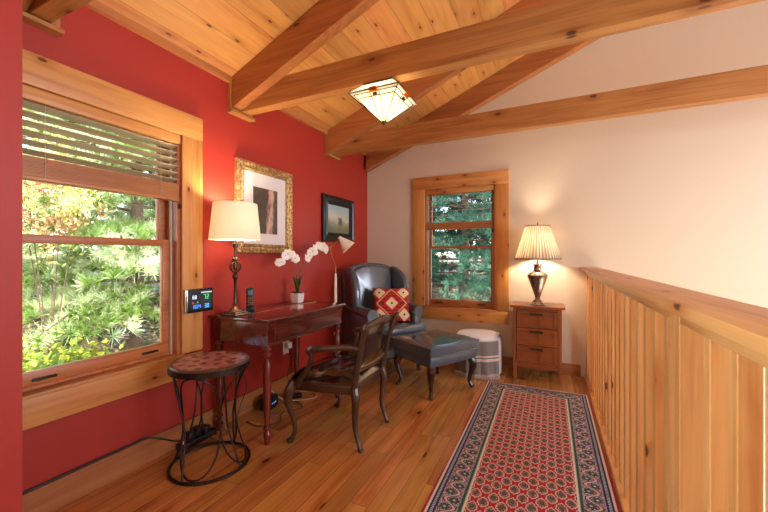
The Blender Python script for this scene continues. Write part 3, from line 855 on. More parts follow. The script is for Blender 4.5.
# ================================================================ OTTOMAN
ot = thing('square_footstool', 'square slate leather footstool on dark cabriole legs before the wing chair', 'footstool', (-.942, 3.095, 0), math.radians(-29.5))
b = B(); bx(b, -.245, .245, -.275, .275, .262, .345, .012, 3); obj('upholstered_frame', b, Lb, ot)
b = B(); N_ = 22; hx_, hy_ = .262, .292
V = {}
for i in range(N_+1):
    for j in range(N_+1):
        u, v = 2*i/N_-1, 2*j/N_-1
        dome = (1-abs(u)**6)**.5*(1-abs(v)**6)**.5
        V[i, j] = b.verts.new((u*hx_, v*hy_, .425+.022*dome+.003*math.sin(u*7+v*5)))
for i in range(N_):
    for j in range(N_): b.faces.new((V[i, j], V[i+1, j], V[i+1, j+1], V[i, j+1]))
ret = bmesh.ops.extrude_face_region(b, geom=b.faces[:])
for v in [g for g in ret['geom'] if isinstance(g, bmesh.types.BMVert)]: v.co.z = .348; v.co.x *= .985; v.co.y *= .985
bmesh.ops.recalc_face_normals(b, faces=b.faces)
cu = obj('cushion', b, Lb, ot, True, 50)
b = B()
for zz, k in ((.424, 1.0), (.350, .99)):
    pts = [(-hx_*k, -hy_*k, zz), (hx_*k, -hy_*k, zz), (hx_*k, hy_*k, zz), (-hx_*k, hy_*k, zz)]
    tube(b, [Vector(pts[i]).lerp(Vector(pts[(i+1) % 4]), f/6) for i in range(4) for f in range(6)], .0055, 8, closed=True)
obj('piping', b, Lb, cu)
for sx in (-1, 1):
    for sy in (-1, 1):
        b = B(); x, y = sx*.205, sy*.235
        tube(b, [(x, y, .27), (x+sx*.018, y+sy*.018, .225), (x+sx*.016, y+sy*.016, .17), (x, y, .10), (x-sx*.004, y-sy*.004, .055), (x+sx*.012, y+sy*.012, .014)], [.032, .036, .027, .018, .014, .018], 10, 5)
        ball(b, (x+sx*.014, y+sy*.014, .014), .022, 1, 1, .62); obj('leg', b, M['darkwood'], ot)

# ================================================================ DRUM SEAT + THROW
drx, dry = -.66, 3.682
dm = thing('round_pouf', 'round pale pouf beside the dresser, mostly under a fringed throw', 'pouf', (drx, dry, 0))
M['pouf'] = plain('pouf_fabric', L(206, 202, 206), .85, bump=.3, bscale=200)
b = B(); lathe(b, [(.21, .002), (.226, .015), (.231, .10), (.231, .30), (.222, .350), (.195, .370), (.08, .376), (0, .378)], n=40); obj('body', b, M['pouf'], dm)
t = NT('throw_weave'); X = t.xyz(t.obj())
z = X[2]; base = L(132, 128, 120)
col = base
for a, c in ((.215, .008), (.185, .016)):
    col = t.mix(t.math('LESS_THAN', t.math('ABSOLUTE', t.math('SUBTRACT', z, a)), c), col, L(226, 204, 184))
for a in (.199,):
    col = t.mix(t.math('LESS_THAN', t.math('ABSOLUTE', t.math('SUBTRACT', z, a)), .003), col, L(90, 60, 54))
wv = t.math('SINE', t.math('MULTIPLY', X[0], 900.0))
t.bump(t.noise(t.obj(), 260, 2), .5, .003)
col = t.mix(t.step(z, .35, .368), col, L(212, 208, 214))  # paler top: window light on the throw put into its colour
M['throw'] = t.set(col, .92)
th = thing('throw_blanket', 'grey fringed throw blanket with cream stripes draped over the round pouf', 'blanket', (drx, dry, 0), math.radians(4))
b = B(); cols = 36; path = []
grid = []
for i in range(cols+1):
    x = -.20+.40*i/cols
    R = .241; ey_ = math.sqrt(max(R*R-x*x, .0004))
    colv = []
    yb_ = min(.17, ey_*.85)
    for k in range(9):
        yy = yb_+(-ey_+.02-yb_)*k/8; rr = math.hypot(x, yy)
        colv.append((x, yy, .388-.03*max(0, (rr-.18)/.055)**2*.5))
    zt = colv[-1][2]
    for k in range(1, 22):
        f = k/21; zz = zt-.008-(zt-.008-.045)*f
        fold = .010*math.sin(i*.75+.6*math.sin(f*3))*f+.004*math.sin(i*1.9)*f
        colv.append((x*(1+.04*f), -ey_-.004-fold-.012*f-(.01*(1-abs(2*f-1))), zz))
    grid.append([b.verts.new(p) for p in colv])
for a, c in zip(grid, grid[1:]):
    for k in range(len(a)-1): b.faces.new((a[k], a[k+1], c[k+1], c[k]))
ends = [Vector(g[-1].co) for g in grid]
solid(b, .004)
obj('cloth', b, M['throw'], th, True, 80)
b = B()
for i, e_ in enumerate(ends):
    for q in (0, .5):
        p = e_ + Vector((q*.40/cols, 0, .006)); dx_ = random.uniform(-.008, .008)
        tube(b, [p, p+Vector((dx_*.5, -.004, -.024)), (p.x+dx_, p.y-.012-random.uniform(0, .012), .004)], [.0034, .003, .0018], 5)
obj('fringe', b, plain('throw_fringe', L(214, 200, 184), .9), th)

# ================================================================ DRESSER
dr = thing('three_drawer_chest', 'small cherry wood chest of three drawers between pouf and railing', 'chest of drawers', (-.11, 3.75, 0))
hw, hd = .208, .15
b = B(); bx(b, -hw-.03, hw+.03, -hd-.022, hd+.012, .682, .702, .004); obj('top', b, M['cherry_x'], dr)
b = B()
for s in (-1, 1):
    bx(b, s*hw, s*(hw-.03), -hd, -hd+.03, 0.001, .682, .002, 1); bx(b, s*hw, s*(hw-.03), hd-.03, hd, 0.001, .682, .002, 1)
    bx(b, s*(hw-.004), s*(hw-.02), -hd+.03, hd-.03, .12, .682)
    obj('side_panel', b, M['cherry_z'], dr); b = B()
b.free()
b = B(); bx(b, -hw+.03, hw-.03, -hd+.004, -hd+.02, .12, .165, .002, 1); bx(b, -hw+.03, hw-.03, -hd+.004, -hd+.02, .655, .682)
bx(b, -hw+.02, hw-.02, hd-.02, hd-.008, .12, .682); bx(b, -hw+.02, hw-.02, -hd+.02, hd-.02, .15, .165); obj('carcass', b, M['cherry_x'], dr)
for k in range(3):
    z0 = .168+k*.163
    b = B(); bx(b, -hw+.032, hw-.032, -hd+.003, -hd+.022, z0, z0+.158, .002, 1)
    for (x0, x1, za, zb) in ((-hw+.032, hw-.032, z0, z0+.018), (-hw+.032, hw-.032, z0+.14, z0+.158), (-hw+.0325, -hw+.052, z0+.001, z0+.157), (hw-.062, hw-.0325, z0+.001, z0+.157), (.02, .034, z0+.002, z0+.156)):
        bx(b, x0, x1, -hd-(.004 if x1-x0 > .1 else .0032), -hd+.004, za, zb, .0008, 1)
    d_ = obj('drawer', b, M['cherry_x'], dr)
    b = B(); tube(b, [(-.055, -hd-.006, z0+.128), (-.05, -hd-.02, z0+.126), (.045, -hd-.02, z0+.126), (.05, -hd-.006, z0+.128)], .005, 8); bx(b, -.06, .055, -hd-.006, -hd-.003, z0+.118, z0+.138, .001, 1)
    obj('pull', b, M['bronze'], d_)
# ---- lamp on dresser
l2 = thing('urn_lamp', 'pewter urn lamp with glowing pleated shade on the chest of drawers', 'lamp', (-.107, 3.72, .7022))
b = B(); bx(b, -.062, .062, -.062, .062, 0, .014, .004); bx(b, -.05, .05, -.05, .05, .014, .028, .004); lathe(b, [(.045, .028), (.040, .04), (.028, .05), (.022, .062), (.026, .07)], n=24)
obj('base', b, M['pewter'], l2)
b = B(); lathe(b, [(.026, .068), (.022, .075), (.032, .10), (.050, .15), (.070, .205), (.085, .25), (.093, .272), (.094, .285), (.084, .298), (.058, .315), (.040, .325), (.034, .34), (.033, .37), (.040, .382), (.044, .388), (.040, .393), (.012, .395), (.008, .43)], n=32)
obj('urn', b, M['pewter'], l2)
b = B(); P_ = []
n = 132
for side in (0, 1):
    for (R, z_) in ((.205, .44), (.18, .52), (.145, .63), (.108, .755)):
        P_.append([((R-.002*side)*(1+.018*(1 if k % 3 == 0 else (-.4 if k % 3 == 1 else 0))), k, z_) for k in range(n)])
rings = []
for rr in (P_[:4]+P_[4:][::-1]): rings.append([b.verts.new((q[0]*math.cos(2*math.pi*q[1]/n), q[0]*math.sin(2*math.pi*q[1]/n), q[2])) for q in rr])
rings.append(rings[0])
for a, c in zip(rings, rings[1:]):
    for k in range(n): b.faces.new((a[k], a[(k+1) % n], c[(k+1) % n], c[k]))
bmesh.ops.recalc_face_normals(b, faces=b.faces)
sh = obj('lamp_shade', b, M['pleat_shade'], l2, True, 80)
M['shade_trim'] = plain('shade_trim', L(150, 96, 52), .7)
b = B()
for R, z_ in ((.2055, .44), (.109, .755)):
    tube(b, [(R*math.cos(k*.1309), R*math.sin(k*.1309), z_) for k in range(48)], .0045, 8, closed=True)
    obj('shade_trim', b, M['shade_trim'], sh); b = B()
b.free()
b = B(); tube(b, [(0, 0, .42), (0, 0, .77)], .003, 6)
for k in range(3): tube(b, [(0, 0, .75), (.108*math.cos(k*2.094), .108*math.sin(k*2.094), .752)], .0018, 5)
lathe(b, [(.003, .765), (.008, .775), (.004, .79), (0, .795)], n=10); obj('shade_spider', b, M['brass'], l2)
b = B(); ball(b, (0, -.03, .56), .028, 1, 1, 1.25); obj('bulb', b, M['bulb'], l2)
light('urn_lamp_light', 'POINT', (-.107, 3.72, .7022+.575), 24, (1, .82, .60), .045)

# ================================================================ FLOOR LAMP behind desk
fx, fy = -1.80, 2.79
fl = thing('floor_lamp', 'slim cream floor lamp with jointed arm and cone shade beyond the desk', 'floor lamp', (fx, fy, 0))
b = B(); lathe(b, [(.11, .001), (.11, .012), (.10, .018), (.02, .022), (.012, .03)], n=32); obj('base', b, M['cream_paint'], fl)
b = B(); lathe(b, [(.011, .02), (.010, .70), (.014, .74), (.015, .80), (.013, .96), (.010, 1.0), (.006, 1.01)], n=16); obj('pole', b, M['cream_paint'], fl)
b = B(); tube(b, [(0, 0, 1.0), (.0, .0, 1.06), (.0, .0, 1.07), (-.0, -.06, 1.155)], .006, 8)
tube(b, [(0, -.06, 1.155), (0, -.085, 1.25)], .005, 8)
tube(b, [(0, -.085, 1.25), (.0, .09, 1.34)], .006, 8)
ball(b, (0, 0, 1.065), .010, u=10, v=8); ball(b, (0, -.085, 1.25), .011, u=10, v=8); ball(b, (0, -.06, 1.155), .008, u=10, v=8)
obj('jointed_arm', b, M['brass'], fl)
b = B()
ax_ = Vector((.45, .25, -.55)).normalized(); q_ = ax_.to_track_quat('Z', 'Y').to_matrix().to_4x4()
pr = [(.016, -.02), (.022, 0), (.075, .12)]
lathe(b, pr+[(r_-.002, z_) for r_, z_ in pr[::-1]]+[pr[0]], n=28, mat=Matrix.Translation((.0, .085, 1.335)) @ q_)
obj('lamp_shade', b, M['cream_paint'], fl)

# ================================================================ STOOL
stx, sty, sr = -1.74, 1.405, .205
st = thing('round_stool', 'round metal stool with painted red seat in front of the big window', 'stool', (stx, sty, 0))
t = NT('painted_seat'); X = t.xyz(t.obj()); co = t.obj()
vn = t.n('TexVoronoi', voronoi_dimensions='2D'); t.l(co, vn.inputs['Vector']); vn.inputs['Scale'].default_value = 14; vn.inputs['Randomness'].default_value = .5; v = vn.outputs
n = t.noise(co, 14, 4)
col = t.mix(t.step(n, .35, .65), L(170, 92, 82), L(190, 130, 114))
dd = t.math('ADD', v[0], t.math('MULTIPLY', t.math('SUBTRACT', t.noise(co, 50, 2), .5), .3))
col = t.mix(t.math('SUBTRACT', 1.0, t.step(dd, .24, .32)), col, L(66, 56, 36))
rr = t.math('SQRT', t.math('ADD', t.math('MULTIPLY', X[0], X[0]), t.math('MULTIPLY', X[1], X[1])))
col = t.mix(t.step(rr, .178, .186), col, L(88, 56, 44))
M['stoolseat'] = t.set(col, .3)
b = B(); lathe(b, [(0, .546), (sr-.004, .546), (sr, .550), (sr, .574), (sr-.006, .582), (sr-.03, .582), (0, .580)], n=56); obj('seat', b, M['stoolseat'], st)
b = B(); lathe(b, [(sr-.003, .541), (sr+.004, .541), (sr+.004, .572), (sr+.001, .572), (sr-.003, .55), (sr-.003, .541)], n=56); obj('seat_band', b, M['dark_metal'], st)
b = B(); tube(b, [(sr*math.cos(k*.1309), sr*math.sin(k*.1309), .009) for k in range(48)], .0085, 10, closed=True); obj('foot_ring', b, M['dark_metal'], st)
for k in range(4):
    a0 = k*math.pi/2+.45
    b = B(); pts = []
    for q in range(36):
        f = 2*math.pi*q/36; aa = a0+.80*math.sin(f)*(1+.0*math.cos(f)); zz = .278-.262*math.cos(f)
        wst = math.sin(f)**2
        pts.append(((.192-.052*wst)*math.cos(aa), (.192-.052*wst)*math.sin(aa), zz))
    tube(b, pts, .005, 8, closed=True); obj('wire_loop', b, M['dark_metal'], st)
    b = B(); a1 = a0+math.pi/4
    tube(b, [(.19*math.cos(a1), .19*math.sin(a1), .545), (.165*math.cos(a1+.12), .165*math.sin(a1+.12), .38), (.15*math.cos(a1+.25), .15*math.sin(a1+.25), .25), (.17*math.cos(a1+.4), .17*math.sin(a1+.4), .12), (.2*math.cos(a1+.5), .2*math.sin(a1+.5), .012)], .005, 8, 6)
    obj('wire_leg', b, M['dark_metal'], st)

# ================================================================ PICTURES
t = NT('gilt'); co = t.obj()
n = t.noise(co, 55, 4, .6); v = t.vor(co, 60)
t.bump(t.math('ADD', n, t.math('MULTIPLY', v[0], .8)), .6, .008)
M['gilt'] = t.set(t.mix(t.step(n, .38, .62), L(148, 108, 58), L(214, 180, 122)), .38, .6)
M['mat'] = plain('mat_board', L(222, 214, 208), .8)
def frame_ring(b, w, h, fw, d0, d1, prof):
    """frame in local x (width) z (height), y = out of wall (negative); prof list of (inset, depth)"""
    for sgn, L_, ax in ((1, w, 0), (-1, w, 0), (1, h, 1), (-1, h, 1)):
        pass
    rings = []
    for ins, dep in prof:
        x, z = w/2-ins, h/2-ins
        rings.append([b.verts.new(p) for p in ((-x, -dep, -z), (x, -dep, -z), (x, -dep, z), (-x, -dep, z))])
    for p, q in zip(rings, rings[1:]):
        for k in range(4): b.faces.new((p[k], p[(k+1) % 4], q[(k+1) % 4], q[k]))
    bmesh.ops.recalc_face_normals(b, faces=b.faces)
def picture(label, y0, y1, z0, z1, fw, fmat, matw, img, imgbox):
    w, h = y1-y0, z1-z0
    r = thing('framed_picture', label, 'picture', (XW+.002, (y0+y1)/2, (z0+z1)/2), math.pi/2, 'pictures on the red wall')
    b = B(); frame_ring(b, w, h, fw, 0, 0, [(0, 0), (0, .022), (.006, .032), (fw*.25, .034), (fw*.4, .024), (fw*.62, .022), (fw*.78, .03), (fw*.9, .026), (fw, .012), (fw, .004), (fw, 0)])
    obj('frame', b, fmat, r, False)
    if matw:
        b = B(); bx(b, -w/2+fw-.004, w/2-fw+.004, -.008, -.002, -h/2+fw-.004, h/2-fw+.004); obj('mat', b, M['mat'], r, False)
    iw, ih, cz = imgbox
    b = B(); bx(b, -iw/2, iw/2, -.010, -.003, cz-ih/2, cz+ih/2); obj('print', b, img, r, False)
    return r
t = NT('waterfall_print'); X = t.xyz(t.obj()); co = t.obj()
n = t.noise(co, 18, 4); n2 = t.noise(t.comb(t.math('MULTIPLY', X[0], 2.5), 0.0, t.math('MULTIPLY', X[2], .8)), 14, 3)
c = t.mix(n, L(40, 30, 26), L(100, 84, 66))
band = t.math('ABSOLUTE', t.math('SUBTRACT', t.math('ADD', X[0], t.math('MULTIPLY', X[2], -.12)), .055))
band = t.math('ADD', band, t.math('MULTIPLY', t.math('SUBTRACT', n2, .5), .14))
c = t.mix(t.math('SUBTRACT', 1.0, t.step(band, .0, .05)), c, L(206, 160, 140))
M['print1'] = t.set(c, .35)
t = NT('landscape_print'); X = t.xyz(t.obj()); co = t.obj()
n = t.noise(co, 9, 4)
f = t.math('ADD', X[2], t.math('MULTIPLY', t.math('SUBTRACT', n, .5), .16))
c = t.ramp(t.step(f, -.14, .14), [(0, L(106, 112, 84)), (.3, L(150, 150, 120)), (.55, L(196, 196, 170)), (1, L(160, 178, 178))])
bb = t.math('MAXIMUM', t.math('ABSOLUTE', t.math('SUBTRACT', X[0], .03)), t.math('ABSOLUTE', t.math('ADD', X[2], .02)))
c = t.mix(t.math('MULTIPLY', t.math('SUBTRACT', 1.0, t.step(t.math('ADD', bb, t.math('MULTIPLY', n, .05)), .05, .08)), .85), c, L(66, 62, 56))
M['print2'] = t.set(c, .4)
M['black_frame'] = plain('black_frame_paint', L(18, 15, 15), .3, bump=.1)
picture('ornate gilt framed waterfall picture with wide mat above the desk', 1.868, 2.478, 1.192, 1.885, .072, M['gilt'], .06, M['print1'], (.265, .36, -.012))
picture('smaller black framed landscape picture beyond the gilt one', 2.945, 3.56, 1.32, 1.80, .095, M['black_frame'], 0, M['print2'], (.43, .30, 0))

# ================================================================ CEILING LIGHT (stained glass)
cl = thing('ceiling_light', 'square stained glass ceiling light with glowing panels under the tie beam', 'ceiling light', (-.912, 1.955, 2.215))
S_ = .157
def glassmat(name, col, e_):
    t = NT(name); n = t.noise(t.obj(), 22, 3)
    t.set(t.mix(n, col, tuple(min(1, x*1.15) for x in col[:3])+(1,)), .25)
    tl = t.n('BsdfTranslucent'); tl.inputs[0].default_value = col
    mx = t.n('MixShader'); mx.inputs[0].default_value = .8
    t.l(t.b.outputs[0], mx.inputs[1]); t.l(tl.outputs[0], mx.inputs[2]); t.l(mx.outputs[0], t.out.inputs[0])
    return t.m
M['opal'] = glassmat('opal_glass', L(255, 246, 222), 1); M['amber'] = glassmat('amber_glass', L(216, 128, 40), 1); M['rim_glass'] = glassmat('rim_glass', L(240, 236, 224), 1)
def rt(k): return Matrix.Rotation(k*math.pi/2, 4, 'Z')
b = B(); bx(b, -.075, .075, -.035, .035, -.018, -.0005, .002, 1); bx(b, -.095, .095, -.095, .095, -.03, -.018, .002, 1); obj('canopy', b, M['bronze'], cl)
b = B()
for k in range(4):
    t_ = B(); q = [t_.verts.new(p) for p in ((-.095, -.095, -.03), (.095, -.095, -.03), (S_, -S_, -.088), (-S_, -S_, -.088))]; t_.faces.new(q); solid(t_, .002); merge(b, t_, rt(k))
obj('upper_panel', b, M['rim_glass'], cl, False)
for k in range(4):
    t_ = B(); q = [t_.verts.new(p) for p in ((-S_+.022, -S_+.022, -.096), (S_-.022, -S_+.022, -.096), (.012, -.012, -.232), (-.012, -.012, -.232))]; t_.faces.new(q); solid(t_, .002)
    b = B(); merge(b, t_, rt(k)); obj('glass_panel', b, M['opal'], cl, False)
    b = B(); bx(b, -S_, S_, -S_, -S_+.003, -.096, -.088, mat=rt(k)); 
    t_ = B(); q = [t_.verts.new(p) for p in ((-S_, -S_, -.092), (S_, -S_, -.092), (S_-.022, -S_+.022, -.096), (-S_+.022, -S_+.022, -.096))]; t_.faces.new(q); merge(b, t_, rt(k))
    obj('rim_panel', b, M['rim_glass'], cl, False)
    b = B(); bx(b, -.022, .022, -S_-.004, -S_+.022, -.102, -.082, .001, 1, mat=rt(k)); obj('amber_tile', b, M['amber'], cl, False)
b = B()
for k in range(4):
    m = rt(k)
    def tb(a, c, r_=.0030): tube(b, [m @ Vector(a), m @ Vector(c)], r_, 5)
    tb((-S_, -S_, -.092), (S_, -S_, -.092), .003); tb((-S_+.022, -S_+.022, -.098), (S_-.022, -S_+.022, -.098))
    tb((-S_+.040, -S_+.040, -.116), (S_-.040, -S_+.040, -.116))
    tb((-S_, -S_, -.092), (-.012, -.012, -.232), .0026)
    tb((-.03, -S_+.022, -.098), (-.006, -.012, -.232), .0025); tb((.03, -S_+.022, -.098), (.006, -.012, -.232), .0025)
    tb((-.095, -.095, -.03), (-S_, -S_, -.09), .0026); tb((-.095, -.095, -.03), (.095, -.095, -.03))
    bx(b, -.013, .013, -S_+.024, -S_+.044, -.118, -.103, .001, 1, mat=m)
obj('leading', b, M['dark_metal'], cl)
b = B(); lathe(b, [(.0, -.25), (.006, -.247), (.009, -.238), (.016, -.234), (.016, -.228), (.004, -.226), (0, -.225)], n=14); obj('finial', b, M['bronze'], cl)
light('ceiling_light_bulb', 'POINT', (-.912, 1.955, 2.215-.13), 7.5, (1, .84, .62), .03)

# ================================================================ WALL THINGS, CABLES
wd = thing('weather_display', 'black weather station screen with coloured digits on the window casing', 'display', (XW+.026, 1.556, .888), math.pi/2)
b = B(); bx(b, -.092, .092, -.030, -.002, -.074, .074, .006, 3); obj('housing', b, M['black_plastic'], wd)
b = B(); bx(b, -.098, -.088, -.032, -.004, -.074, .074, .004); obj('silver_edge', b, M['pewter'], wd)
b = B(); bx(b, -.070, .078, -.0315, -.0295, -.055, .055); s_ = obj('screen', b, emis('lcd_background', L(14, 22, 40), .5), wd)
segs = {'0': 'abcdef', '1': 'bc', '2': 'abged', '3': 'abgcd', '4': 'fgbc', '5': 'afgcd', '6': 'afgecd', '7': 'abc', '8': 'abcdefg', '9': 'abcfgd', ':': ''}
def digits(b, s, x, z, h):
    w_ = h*.5; q = h*.12
    for chh in s:
        for sg in segs[chh]:
            r_ = {'a': (0, w_, h-q, h), 'd': (0, w_, 0, q), 'g': (0, w_, h/2-q/2, h/2+q/2), 'f': (0, q, h/2, h), 'e': (0, q, 0, h/2), 'b': (w_-q, w_, h/2, h), 'c': (w_-q, w_, 0, h/2)}[sg]
            bx(b, x+r_[0], x+r_[1], -.0325, -.0312, z+r_[2], z+r_[3])
        x += w_*1.45
for txt, x, z, h, colr in (('68', -.060, .012, .022, L(210, 220, 240)), ('45', -.062, -.018, .010, L(220, 70, 60)), ('72', .018, .006, .030, L(40, 200, 110)), ('1024', -.062, -.048, .022, L(70, 140, 255)), ('30', .025, -.050, .026, L(70, 170, 255)), ('55', -.03, -.014, .008, L(60, 220, 90))):
    b = B(); digits(b, txt, x, z, h); obj('readout', b, emis('lcd_digits', colr, 1.6), s_, False)
b = B(); bx(b, 0.0, .078, -.0325, -.0310, .046, .054); obj('title_bar', b, emis('lcd_bar', L(220, 226, 230), .8), s_, False)

ou = thing('wall_outlet', 'white wall outlet with a plugged adapter under the desk', 'outlet', (XW+.001, 2.42, .385), math.pi/2)
b = B(); bx(b, -.035, .035, -.006, 0, -.058, .058, .002); obj('cover_plate', b, M['white_plastic'], ou)
b = B(); bx(b, -.015, .015, -.0085, -.005, .008, .036, .003); bx(b, -.015, .015, -.0085, -.005, -.036, -.008, .003); obj('receptacle', b, M['cream_paint'], ou)
ad = thing('power_adapter', 'white power adapter plugged into the wall outlet', 'adapter', (XW+.0105, 2.42, .40), math.pi/2)
b = B(); bx(b, -.024, .024, -.045, 0, -.022, .030, .006, 3); obj('housing', b, M['white_plastic'], ad)
b = B(); tube(b, [(0, -.03, -.02), (.01, -.035, -.12), (-.02, -.03, -.25), (.0, -.04, -.36)], .0025, 6, 6); obj('cord', b, M['black_cable'], ad)

def cable(name, pts, r, mat, label):
    b = B(); tube(b, pts, r, 7, 7); return tag(obj(name, b, mat), label, 'cable')
zt = .1455
cable('baseboard_cable', [(XW+.010, .60, zt), (XW+.010, .9, zt+.001), (XW+.010, 1.16, zt), (XW+.014, 1.24, zt+.002), (XW+.030, 1.32, .11), (XW+.033, 1.40, .06), (XW+.038, 1.50, .02), (XW+.035, 1.58, .012)], .0048, M['black_cable'], 'black cable running along the top of the red wall baseboard')
cable('desk_cable', [(XW+.06, 1.84, .30+.30), (XW+.05, 1.86, .42), (XW+.09, 1.9, .25), (XW+.07, 1.86, .1), (XW+.1, 1.80, .03), (XW+.13, 1.76, .012)], .0028, M['black_cable'], 'thin black cable dropping behind the desk by its left rear leg')
cable('floor_cable', [(-1.93, 1.85, .006), (-1.80, 1.84, .006), (-1.72, 1.95, .006), (-1.80, 2.07, .006), (-1.72, 2.20, .006), (-1.85, 2.28, .006), (-1.93, 2.22, .007)], .0035, M['black_cable'], 'black cable snaking across the floor under the desk')
cable('floor_cable', [(-1.98, 2.14, .12), (-1.90, 2.2, .04), (-1.82, 2.32, .006), (-1.75, 2.42, .006), (-1.84, 2.5, .006), (-1.95, 2.46, .006)], .0032, plain('cream_cable', L(200, 180, 150), .5), 'cream cable curled on the floor below the outlet')
cable('looped_cable', [(-1.95, 1.66, .09), (-1.90, 1.70, .17), (-1.92, 1.77, .20), (-1.945, 1.73, .12), (-1.93, 1.67, .05), (-1.88, 1.72, .01), (-1.94, 1.80, .006)], .0026, plain('grey_cable', L(150, 140, 130), .5), 'grey cable looped beside the power strip')
ps = thing('power_strip', 'black power strip with glowing red switch against the baseboard', 'power strip', (-2.012, 1.53, .001), 0)
b = B(); bx(b, -.03, .03, -.12, .12, 0, .036, .005); obj('housing', b, M['black_plastic'], ps)
b = B(); bx(b, -.008, .012, -.108, -.088, .034, .041, .002); obj('switch', b, emis('red_switch', (1, .05, .08, 1), 2.0), ps)
for k, (yy, hh) in enumerate(((-.05, .05), (.0, .06), (.06, .045))):
    b = B(); bx(b, -.022, .022, yy-.02, yy+.018, .035, .035+hh, .005); o = obj('plug', b, M['black_plastic'], ps)
bp = thing('battery_backup', 'rounded black box with small lights on the floor under the desk', 'power box', (-1.96, 2.10, .001), .2)
b = B(); bx(b, -.05, .05, -.07, .07, 0, .095, .02, 4); obj('housing', b, M['black_plastic'], bp)
b = B()
for k in range(3): ball(b, (.0505, -.03+k*.022, .05), .004, u=8, v=6)
obj('status_light', b, emis('status_led', L(120, 170, 255), 1.2), bp)
b = B(); bx(b, -.055, .045, -.03, .03, 0, .03, .008, 3); o = tag(obj('charger_brick', b, M['black_plastic']), 'small black charger brick on the floor beyond the black box', 'adapter'); o.location = (-1.90, 2.36, .001); o.rotation_euler = (0, 0, .7)

# ================================================================ OUTSIDE
rng = np.random.default_rng(5)
def gz(x, y):
    d_ = np.maximum(0, np.maximum(-x-3.2, y-5.2))
    return -1.7+np.minimum(d_*.40, 1.9)+d_*.05+.08*np.sin(x*1.7)*np.cos(y*1.3)
def leafmat(name, c1, c2, trans=.35):
    t = NT(name); n = t.noise(t.n('NewGeometry').outputs['Position'], 2.2, 3)
    r_ = t.white(t.n('NewGeometry').outputs['Position'])
    c = t.mix(t.step(n, .42, .58), c1, c2); t.set(c, .6)
    tl = t.n('BsdfTranslucent'); t.l(c, tl.inputs[0]); mx = t.n('MixShader'); mx.inputs[0].default_value = trans
    t.l(t.b.outputs[0], mx.inputs[1]); t.l(tl.outputs[0], mx.inputs[2]); t.l(mx.outputs[0], t.out.inputs[0]); return t.m
M['needles'] = leafmat('pine_needles', L(124, 154, 66), L(226, 236, 190))
M['needles_dark'] = leafmat('dark_pine_needles', L(44, 92, 74), L(78, 128, 100))
M['yleaf'] = leafmat('yellow_green_leaves', L(170, 176, 60), L(120, 150, 50))
M['rleaf'] = leafmat('autumn_leaves', L(206, 150, 110), L(206, 200, 110))
M['bark'] = plain('bark', L(92, 72, 56), .9, bump=.8, bscale=25, var=.3)
def needles(P, D, n, ln, wd):
    k = len(P); P = np.repeat(P, n, 0); D = np.repeat(D, n, 0)
    d = D+rng.normal(0, .55, P.shape); d /= np.linalg.norm(d, axis=1, keepdims=True)
    s = np.cross(d, rng.normal(0, 1, P.shape)); s /= np.linalg.norm(s, axis=1, keepdims=True)
    l_ = ln*rng.uniform(.7, 1.2, (len(P), 1))
    V = np.stack([P-s*wd, P+s*wd, P+d*l_+s*wd*.4, P+d*l_-s*wd*.4], 1).reshape(-1, 3)
    return V, np.arange(len(V)).reshape(-1, 4)
def pine(loc, h, spread, label, mat, nb=90, zlo=.1, tuft=.13, wd=.0035, per=26):
    loc = (loc[0], loc[1], gz(loc[0], loc[1])-.03)
    r = thing('pine_tree', label, 'tree', loc, group='trees outside the windows')
    b = B(); tube(b, [(0, 0, 0), (.03, .02, h*.4), (-.02, .03, h*.8), (0, 0, h)], [.13, .10, .06, .02], 10, 5)
    PP, DD = [], []
    for i in range(nb):
        f = zlo+(1-zlo)*(i+.5)/nb; z = h*f; L_ = spread*(1-f)**.7+.25; a = i*2.39996+rng.uniform(-.3, .3)
        u = np.array([math.cos(a), math.sin(a), 0]); m = max(6, int(L_*per*.6))
        pts = []
        for j in range(m):
            g = (j+1)/m; p = np.array([0, 0, z])+u*L_*g+np.array([0, 0, 1])*(.10*L_*g-.22*L_*g*g)
            pts.append(p)
            if g > .25:
                side = np.array([-u[1], u[0], 0])*rng.choice([-1, 1])
                for q in range(3):
                    off = side*rng.uniform(0, .42)*L_*(.25+.6*g)*rng.choice([-1, 1])+np.array([0, 0, rng.uniform(-.05, .06)])
                    PP.append(p+off); dd = u*.6+off*1.2+np.array([0, 0, .35]); DD.append(dd/np.linalg.norm(dd))
        tube(b, [tuple(pts[0]*.1+np.array([0, 0, z])*.9), tuple(pts[m//2]), tuple(pts[-1])], [.03, .018, .006], 5, 3)
    obj('trunk', b, M['bark'], r)
    V, F = needles(np.array(PP), np.array(DD), per, tuft, wd)
    npmesh('foliage', V, F, mat, r)
    return r
